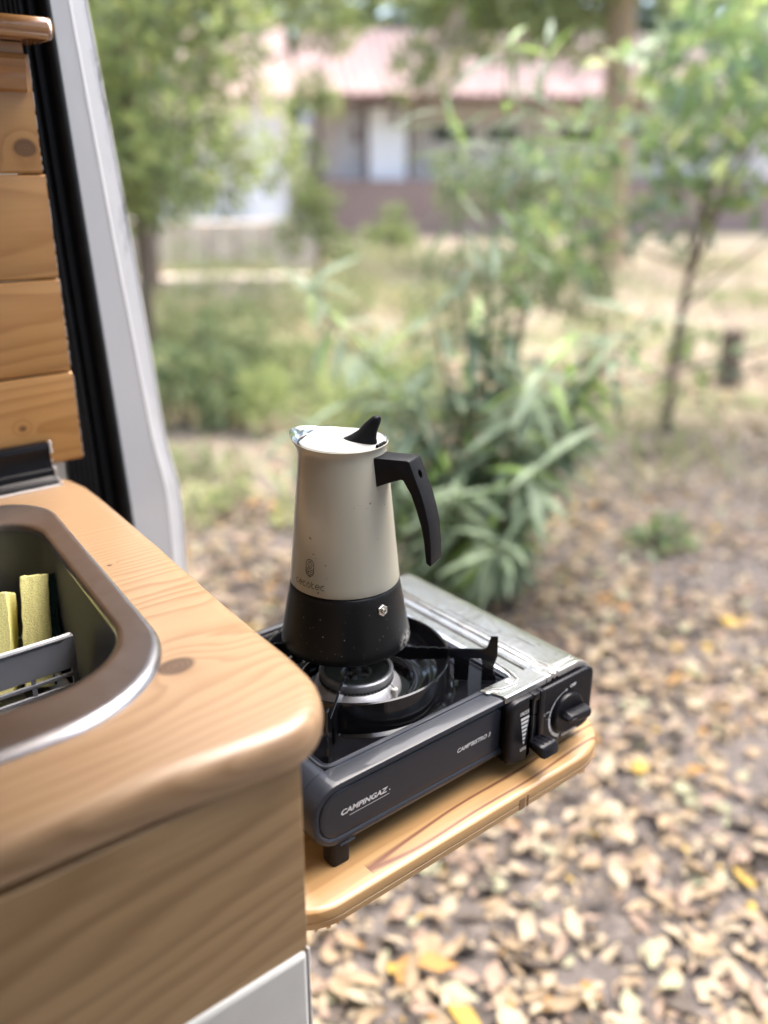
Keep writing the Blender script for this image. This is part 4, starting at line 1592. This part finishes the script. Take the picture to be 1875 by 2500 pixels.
# printed lettering -------------------------------------------------------
def text_mesh(s, bold=0.):
    cu = bpy.data.curves.new('lettering', 'FONT')
    cu.body = s
    cu.offset = bold
    cu.resolution_u = 4
    cu.fill_mode = 'BOTH'
    t = bpy.data.objects.new('lettering', cu)
    COL.objects.link(t)
    dg = bpy.context.evaluated_depsgraph_get()
    me = bpy.data.meshes.new_from_object(t.evaluated_get(dg))
    bpy.data.objects.remove(t)
    bpy.data.curves.remove(cu)
    co = np.array([v.co[:] for v in me.vertices])
    fs = [tuple(p.vertices) for p in me.polygons]
    bpy.data.meshes.remove(me)
    lo, hi = co.min(0), co.max(0)
    uv = (co[:, :2] - lo[:2]) / (hi[:2] - lo[:2])
    return uv, fs


def lettering(s, x0, x1, z0, z1, y, parent, bold=.02, shear=0., z1b=None, mat_='white_print'):
    uv, fs = text_mesh(s, bold)
    bm = NB()
    vs = []
    for u, v in uv:
        x = x0 + (x1 - x0) * u + shear * v * (z1 - z0)
        vs.append(bm.verts.new((x, y, z0 + (z1 - z0) * v)))
    for f in fs:
        try:
            bm.faces.new([vs[i] for i in f])
        except ValueError:
            pass
    return obj('lettering', bm, M[mat_], parent, smooth=False)


def ribbon(bm, pts, wd, fmap, closed=False):
    P_ = [Vector(p) for p in pts]
    n = len(P_)
    L, R = [], []
    for i in range(n):
        if closed:
            t = P_[(i + 1) % n] - P_[i - 1]
        else:
            t = P_[min(i + 1, n - 1)] - P_[max(i - 1, 0)]
        t.normalize()
        nn = Vector((-t.y, t.x)) * (wd / 2 if not callable(wd) else wd(i / (n - 1)) / 2)
        L.append(bm.verts.new(fmap(*(P_[i] + nn))))
        R.append(bm.verts.new(fmap(*(P_[i] - nn))))
    for i in range(n if closed else n - 1):
        j = (i + 1) % n
        bm.faces.new((L[i], L[j], R[j], R[i]))


def arc(cx, cy, r, a0, a1, n=16, ry=None):
    return [(cx + r * math.cos(a0 + (a1 - a0) * i / (n - 1)), cy + (ry or r) * math.sin(a0 + (a1 - a0) * i / (n - 1))) for i in range(n)]


YT = .5206
lettering('CAMPINGAZ', .3747, .4278, 1.0135, 1.0194, YT, st, .035, .28)
bm = NB()
mp = lambda u, v: Vector((u, YT, v))
ribbon(bm, [(.3845, 1.0100), (.4310, 1.0106)], .0006, mp)
ribbon(bm, arc(.4315, 1.0146, .00035, 0, 2 * pi, 9)[:-1], .0007, mp, True)
obj('lettering', bm, M['white_print'], st, smooth=False)
lettering("CAMP'BISTRO 3", .5170, .5630, 1.0145, 1.0196, YT, st, .022, .28)
YU = YL - .0003
lettering('UNLOCK', *[at_y(v, 1.0, YU)[0] for v in (.5955, .6092)], 1.0322, 1.0366, YU, st, .03)
lettering('LOCK', *[at_y(v, 1.0, YU)[0] for v in (.5985, .6078)], .9885, .9924, YU, st, .03)
bm = NB()
for k in range(7):
    z = 1.0275 - k * .0049
    h = .0031
    w0 = .0112 * (1 - k / 6.5) + .0006
    xc = at_y(.602, 1, YU)[0] + .0012
    vs = [bm.verts.new((xc - w0 / 2 + a, YU, z + b)) for a, b in ((0, -h / 2), (w0, -h / 2), (w0 + .0006, h / 2), (-.0004, h / 2))]
    bm.faces.new(vs)
obj('lock_bars', bm, M['white_print'], st, smooth=False)
YD = YP - .0003
mp = lambda u, v: Vector((u, YD, v))
bm = NB()
rr = .0282
a_off, a_min, a_max = math.radians(97), math.radians(172), math.radians(247)
ribbon(bm, arc(DX, DZ, rr, a_off, a_min, 24), lambda t: .0005 + .0012 * t, mp)
ribbon(bm, arc(DX, DZ, rr - .0002, math.radians(174.5), math.radians(214), 14), lambda t: .0022 + .0008 * t, mp)
ribbon(bm, arc(DX, DZ, rr - .0002, math.radians(216), a_max, 14), lambda t: .0031 + .001 * t, mp)
q = (DX + rr * math.cos(a_off), DZ + rr * math.sin(a_off))
ribbon(bm, arc(q[0] + .0006, q[1], .0008, 0, 2 * pi, 11)[:-1], .0014, mp, True)
ribbon(bm, [(DX + rr * math.cos(a_min) * 1.0, DZ + rr * math.sin(a_min)), (DX + rr * math.cos(a_min) - .005, DZ + .003)], .0004, mp)
# spark
bx, bz = .6592, .9760
ribbon(bm, [(bx + .0016, bz + .0042), (bx - .0004, bz + .0004), (bx + .0014, bz + .0002), (bx - .0012, bz - .0042)], lambda t: .0011 * (1 - .7 * t), mp)
ribbon(bm, arc(bx + .0018, bz + .0052, .0004, 0, 2 * pi, 9)[:-1], .0006, mp, True)
# little flames by MIN and MAX
for (fx, fz, s_) in ((.6345, 1.0142, .0015), (.6430, .9792, .0022)):
    ribbon(bm, [(fx, fz + s_ * 1.6), (fx - s_ * .8, fz), (fx - s_ * .3, fz - s_), (fx + s_ * .4, fz - s_), (fx + s_ * .8, fz), (fx + s_ * .2, fz + s_ * .5)], .0004, mp, True)
obj('dial_marks', bm, M['white_print'], st, smooth=False)
lettering('OFF', .6735, .6832, 1.0322, 1.0362, YD, st, .05)
lettering('MIN', .6370, .6420, 1.0145, 1.0165, YD, st, .012)
lettering('MAX', .6460, .6520, .9762, .9788, YD, st, .012)
lettering('IGNITION', .6655, .6895, .9738, .9774, YD, st, .05)
for (x, y) in ((.3755, .5205), (.375, .775), (.69, .53), (.69, .775)):
    bm = NB()
    loft(bm, [[Vector((px_, py_, z)) for px_, py_ in rrect(x - .010, x + .010, y, y + .018, .004, 3)] for z in (.9603, .962, .9838 if x < .5 else .9725)])
    obj('foot', bm, M['foot'], st, bevel=.0008)

# ------------------------------------------------------------------ moka pot
PC = (.4985, .6755)
pot = thing('moka_pot', 'cream and black stovetop coffee pot standing on the gas stove', 'coffee pot', (PC[0], PC[1], 1.086))
bm = NB()
lathe(bm, [(.040, 1.0864), (.060, 1.0862), (.0660, 1.0863), (.0676, 1.0875), (.0680, 1.0905), (.0668, 1.100), (.0582, 1.1475), (.0572, 1.1525), (.0563, 1.1543), (.0552, 1.1548), (.0548, 1.1562)], PC, 96, True, False)
boil = obj('boiler', bm, M['boiler'], pot, angle=40)
SA = math.radians(124)


def rim_ring(r, z, n=120, wgt=0.):
    L = []
    for i in range(n):
        a = 2 * pi * i / n
        d = abs((a - SA + pi) % (2 * pi) - pi)
        k = max(0, math.cos(min(d, pi / 2) * 1.15)) ** 3 if d < 1.3 else 0
        rr_ = r + wgt * .0095 * k
        zz_ = z + wgt * .0065 * k
        L.append(Vector((PC[0] + rr_ * math.cos(a), PC[1] + rr_ * math.sin(a), zz_)))
    return L


bm = NB()
spec = [(.0550, 1.1562, 0), (.0564, 1.1566, 0), (.0567, 1.1580, 0), (.0560, 1.165, 0), (.0540, 1.186, 0), (.0513, 1.214, 0), (.0484, 1.245, 0), (.0456, 1.274, 0), (.0437, 1.290, .1), (.0432, 1.2955, .35), (.0436, 1.2990, .8), (.0447, 1.3018, 1.), (.0450, 1.3027, 1.), (.0446, 1.3032, 1.)]
loft(bm, [rim_ring(r, z, 120, k) for r, z, k in spec], True, False, False)
obj('jug', bm, M['cream'], pot, angle=50)
bm = NB()
loft(bm, [rim_ring(r, z, 120, k) for r, z, k in [(.0445, 1.3031, 1.), (.0430, 1.3020, .9), (.0420, 1.2985, .6), (.0418, 1.290, .2), (.0425, 1.26, 0.)]], True, False, True)
obj('spout_lining', bm, M['chrome'], pot, angle=60)
RAD = Vector((.3875, -.9219, 0))
WD = Vector((.9219, .3875, 0))
PX = Vector((PC[0], PC[1], 0))
bm = NB()
Lp = []
for i in range(96):
    a = 2 * pi * i / 96
    x, y = .0426 * math.cos(a), .0426 * math.sin(a)
    s = x * math.cos(SA) + y * math.sin(SA)
    lim = .0385
    if s > lim:
        x -= (s - lim) * math.cos(SA)
        y -= (s - lim) * math.sin(SA)
    Lp.append((x, y))
loft(bm, [[Vector((PC[0] + x * k, PC[1] + y * k, z)) for x, y in Lp] for k, z in ((.985, 1.3015), (1., 1.3020), (1., 1.3030), (.985, 1.3038), (.6, 1.3050), (.2, 1.3056))], True, True, True)
lid = obj('lid', bm, plain('lid_paint', (.30, .30, .285), .36, 0, .02, 20, 0, .3), pot, angle=50)
bm = NB()
for (cr, hl, hw, z) in ((.0195, .0185, .0082, 1.3046), (.0198, .0183, .0082, 1.3058), (.0235, .0138, .0072, 1.3100), (.0282, .0098, .0063, 1.3160), (.0325, .0072, .0056, 1.3220), (.0362, .0056, .0050, 1.3272), (.0385, .0042, .0040, 1.3305), (.0395, .0022, .0022, 1.3322)):
    pass
secs = [(.0195, .0185, .0082, 1.3046), (.0198, .0183, .0082, 1.3058), (.0235, .0138, .0072, 1.3100), (.0282, .0098, .0063, 1.3160), (.0325, .0072, .0056, 1.3220), (.0362, .0056, .0050, 1.3272), (.0385, .0042, .0040, 1.3305), (.0395, .0022, .0022, 1.3322)]
loft(bm, [[PX + RAD * (cr + hl * math.cos(2 * pi * i / 24)) + WD * hw * math.sin(2 * pi * i / 24) + Vector((0, 0, z + .10 * hl * math.cos(2 * pi * i / 24) * (z > 1.32) * -2.5)) for i in range(24)] for cr, hl, hw, z in secs], True, True, True)
obj('lid_knob', bm, M['handle_plastic'], lid, angle=50)
bm = NB()
for k in (-1, 0, 1):
    tube(bm, [PX + RAD * .0425 + WD * (.0055 * k - .0022) + Vector((0, 0, 1.3045)), PX + RAD * .0425 + WD * (.0055 * k + .0022) + Vector((0, 0, 1.3045))], .0016, 8)
obj('hinge', bm, M['handle_plastic'], lid)
# handle
hpf = [(.0345, 1.2934), (.056, 1.2949), (.0765, 1.2963), (.0790, 1.2955), (.0822, 1.2880), (.0866, 1.2775), (.0925, 1.264), (.0970, 1.250), (.1010, 1.2335), (.1032, 1.214), (.1040, 1.1945), (.1025, 1.1932), (.0980, 1.1960),
       (.0969, 1.2055), (.0955, 1.2170), (.0925, 1.2315), (.0876, 1.2465), (.0812, 1.2630), (.0725, 1.2762), (.0700, 1.2763), (.0555, 1.2702), (.0400, 1.2632)]
bm = NB()
loft(bm, [[PX + RAD * r + WD * t * (.0122 if r > .05 else .0132) + Vector((0, 0, z)) for r, z in hpf] for t in (-1, 1)])
han = obj('handle', bm, M['handle_plastic'], pot, angle=30, bevel=.0011)
bm = NB()
hd = (RAD * .92 + Vector((0, 0, .38))).normalized()
hc = PX + RAD * .0852 + Vector((0, 0, 1.2815))
e1 = WD
e2 = hd.cross(e1)
tt = [(.0042, .0012), (.0036, .0012), (.0033, -.0005), (.0031, -.008)]
loft(bm, [[hc + hd * h_ + (e1 * math.cos(2 * pi * i / 24) * r_ + e2 * math.sin(2 * pi * i / 24) * r_ * 1.25) for i in range(24)] for r_, h_ in tt[2:]], True, False, True)
# cut the hanging hole into the handle
cut = bpy.data.meshes.new('cut')
b2 = NB()
loft(b2, [[hc + hd * h_ + (e1 * math.cos(2 * pi * i / 24) * .0034 + e2 * math.sin(2 * pi * i / 24) * .0044) for i in range(24)] for h_ in (-.03, .02)])
bmesh.ops.recalc_face_normals(b2, faces=b2.faces)
b2.transform(Matrix.Translation(-OFF[pot.name]))
b2.to_mesh(cut)
b2.free()
bm.free()
co_ = bpy.data.objects.new('cut', cut)
COL.objects.link(co_)
co_.parent = pot
bo = han.modifiers.new('hole', 'BOOLEAN')
bo.operation = 'DIFFERENCE'
bo.object = co_
bpy.context.view_layer.update()
dg = bpy.context.evaluated_depsgraph_get()
nm = bpy.data.meshes.new_from_object(han.evaluated_get(dg))
han.modifiers.clear()
han.data = nm
bpy.data.objects.remove(co_)
nm.shade_smooth()
nm.set_sharp_from_angle(angle=math.radians(30))
# safety valve nut
va = math.radians(-88.6)
vn = Vector((math.cos(va), math.sin(va), .17)).normalized()
vc = PX + Vector((math.cos(va), math.sin(va), 0)) * .0592 + Vector((0, 0, 1.1393))
v1 = Vector((-math.sin(va), math.cos(va), 0))
v2 = vn.cross(v1)
bm = NB()
hx = lambda r_, n_, h_: [vc + vn * h_ + (v1 * math.cos(2 * pi * i / n_ + .4) + v2 * math.sin(2 * pi * i / n_ + .4)) * r_ for i in range(n_)]
loft(bm, [hx(.0062, 6, -.001), hx(.0062, 6, .0018), hx(.0056, 6, .0023)], True, False, True)
nut = obj('safety_valve', bm, M['nickel'], boil, smooth=False)
bm = NB()
loft(bm, [hx(.0032, 16, .0022), hx(.0030, 16, .0042), hx(.0024, 16, .0046), hx(.0015, 16, .0044), hx(.0013, 16, .002)], True, False, True)
obj('valve_stem', bm, M['nickel'], boil)


# print on the jug: mapped round the cone
def on_jug(u, v):
    """u = metres along the circumference from azimuth -166 deg (positive to the right), v = height"""
    r_ = float(np.interp(v, [1.158, 1.165, 1.186, 1.214], [.0567, .0560, .0540, .0513])) + .00022
    a = math.radians(-165.8) + u / .0548
    return Vector((PC[0] + r_ * math.cos(a), PC[1] + r_ * math.sin(a), v))


bm = NB()
hw_, zc0, zc1 = .0050, 1.1818, 1.1890
pill = arc(0, zc1, hw_, 0, pi, 14) + arc(0, zc0, hw_, pi, 2 * pi, 14)
ribbon(bm, pill, .0006, on_jug, True)
ribbon(bm, [(x * .93 + .0004, z) for x, z in arc(-.0002, 1.1884, .0028, 0, 2 * pi, 21, .0040)[:-1]], .0005, on_jug, True)
ribbon(bm, [(.0006, 1.1921), (-.0004, 1.1895), (.0006, 1.1878), (-.0008, 1.1848)], .0005, on_jug)
for k in range(3):
    ribbon(bm, [(-.0047, 1.1852 - .0021 * k), (-.0008 - .0004 * k, 1.1822 - .0019 * k)], .0005, on_jug)
for k in range(4):
    z = 1.1846 - .0021 * k
    x1 = .0047 if k < 3 else .0036
    ribbon(bm, [(-.0026 + .0006 * k, z - .0042 + .0004 * k), (x1, z)], .0005, on_jug)
obj('emblem', bm, M['black_print'], pot, smooth=False)
bm = NB()
lw = .00062
R0 = .0022
zc2 = 1.1672
px0 = -.0178
adv = [0, .0057, .0114, .0171, .0222, .0276, .0333]
deg = math.radians
for i, ch in enumerate('cecotec'):
    cx = px0 + adv[i]
    if ch == 'c':
        ribbon(bm, arc(cx, zc2, R0, deg(45), deg(315), 16, .0025), lw, on_jug)
    elif ch == 'e':
        ribbon(bm, arc(cx, zc2, R0, deg(0), deg(318), 18, .0025), lw, on_jug)
        ribbon(bm, [(cx - R0, zc2), (cx + R0, zc2)], lw, on_jug)
    elif ch == 'o':
        ribbon(bm, arc(cx, zc2, R0, deg(122), deg(418), 18, .0025), lw, on_jug)
        ribbon(bm, [(cx, zc2 + .0006), (cx, zc2 + .0036)], lw, on_jug)
    else:
        ribbon(bm, [(cx - .0012, zc2 + .0042), (cx - .0012, zc2 - .0005)] + arc(cx + .0006, zc2 - .0007, .0018, deg(180), deg(300), 9), lw, on_jug)
        ribbon(bm, [(cx - .0012, zc2 + .0019), (cx + .0013, zc2 + .0019)], lw, on_jug)
obj('lettering', bm, M['black_print'], pot, smooth=False)
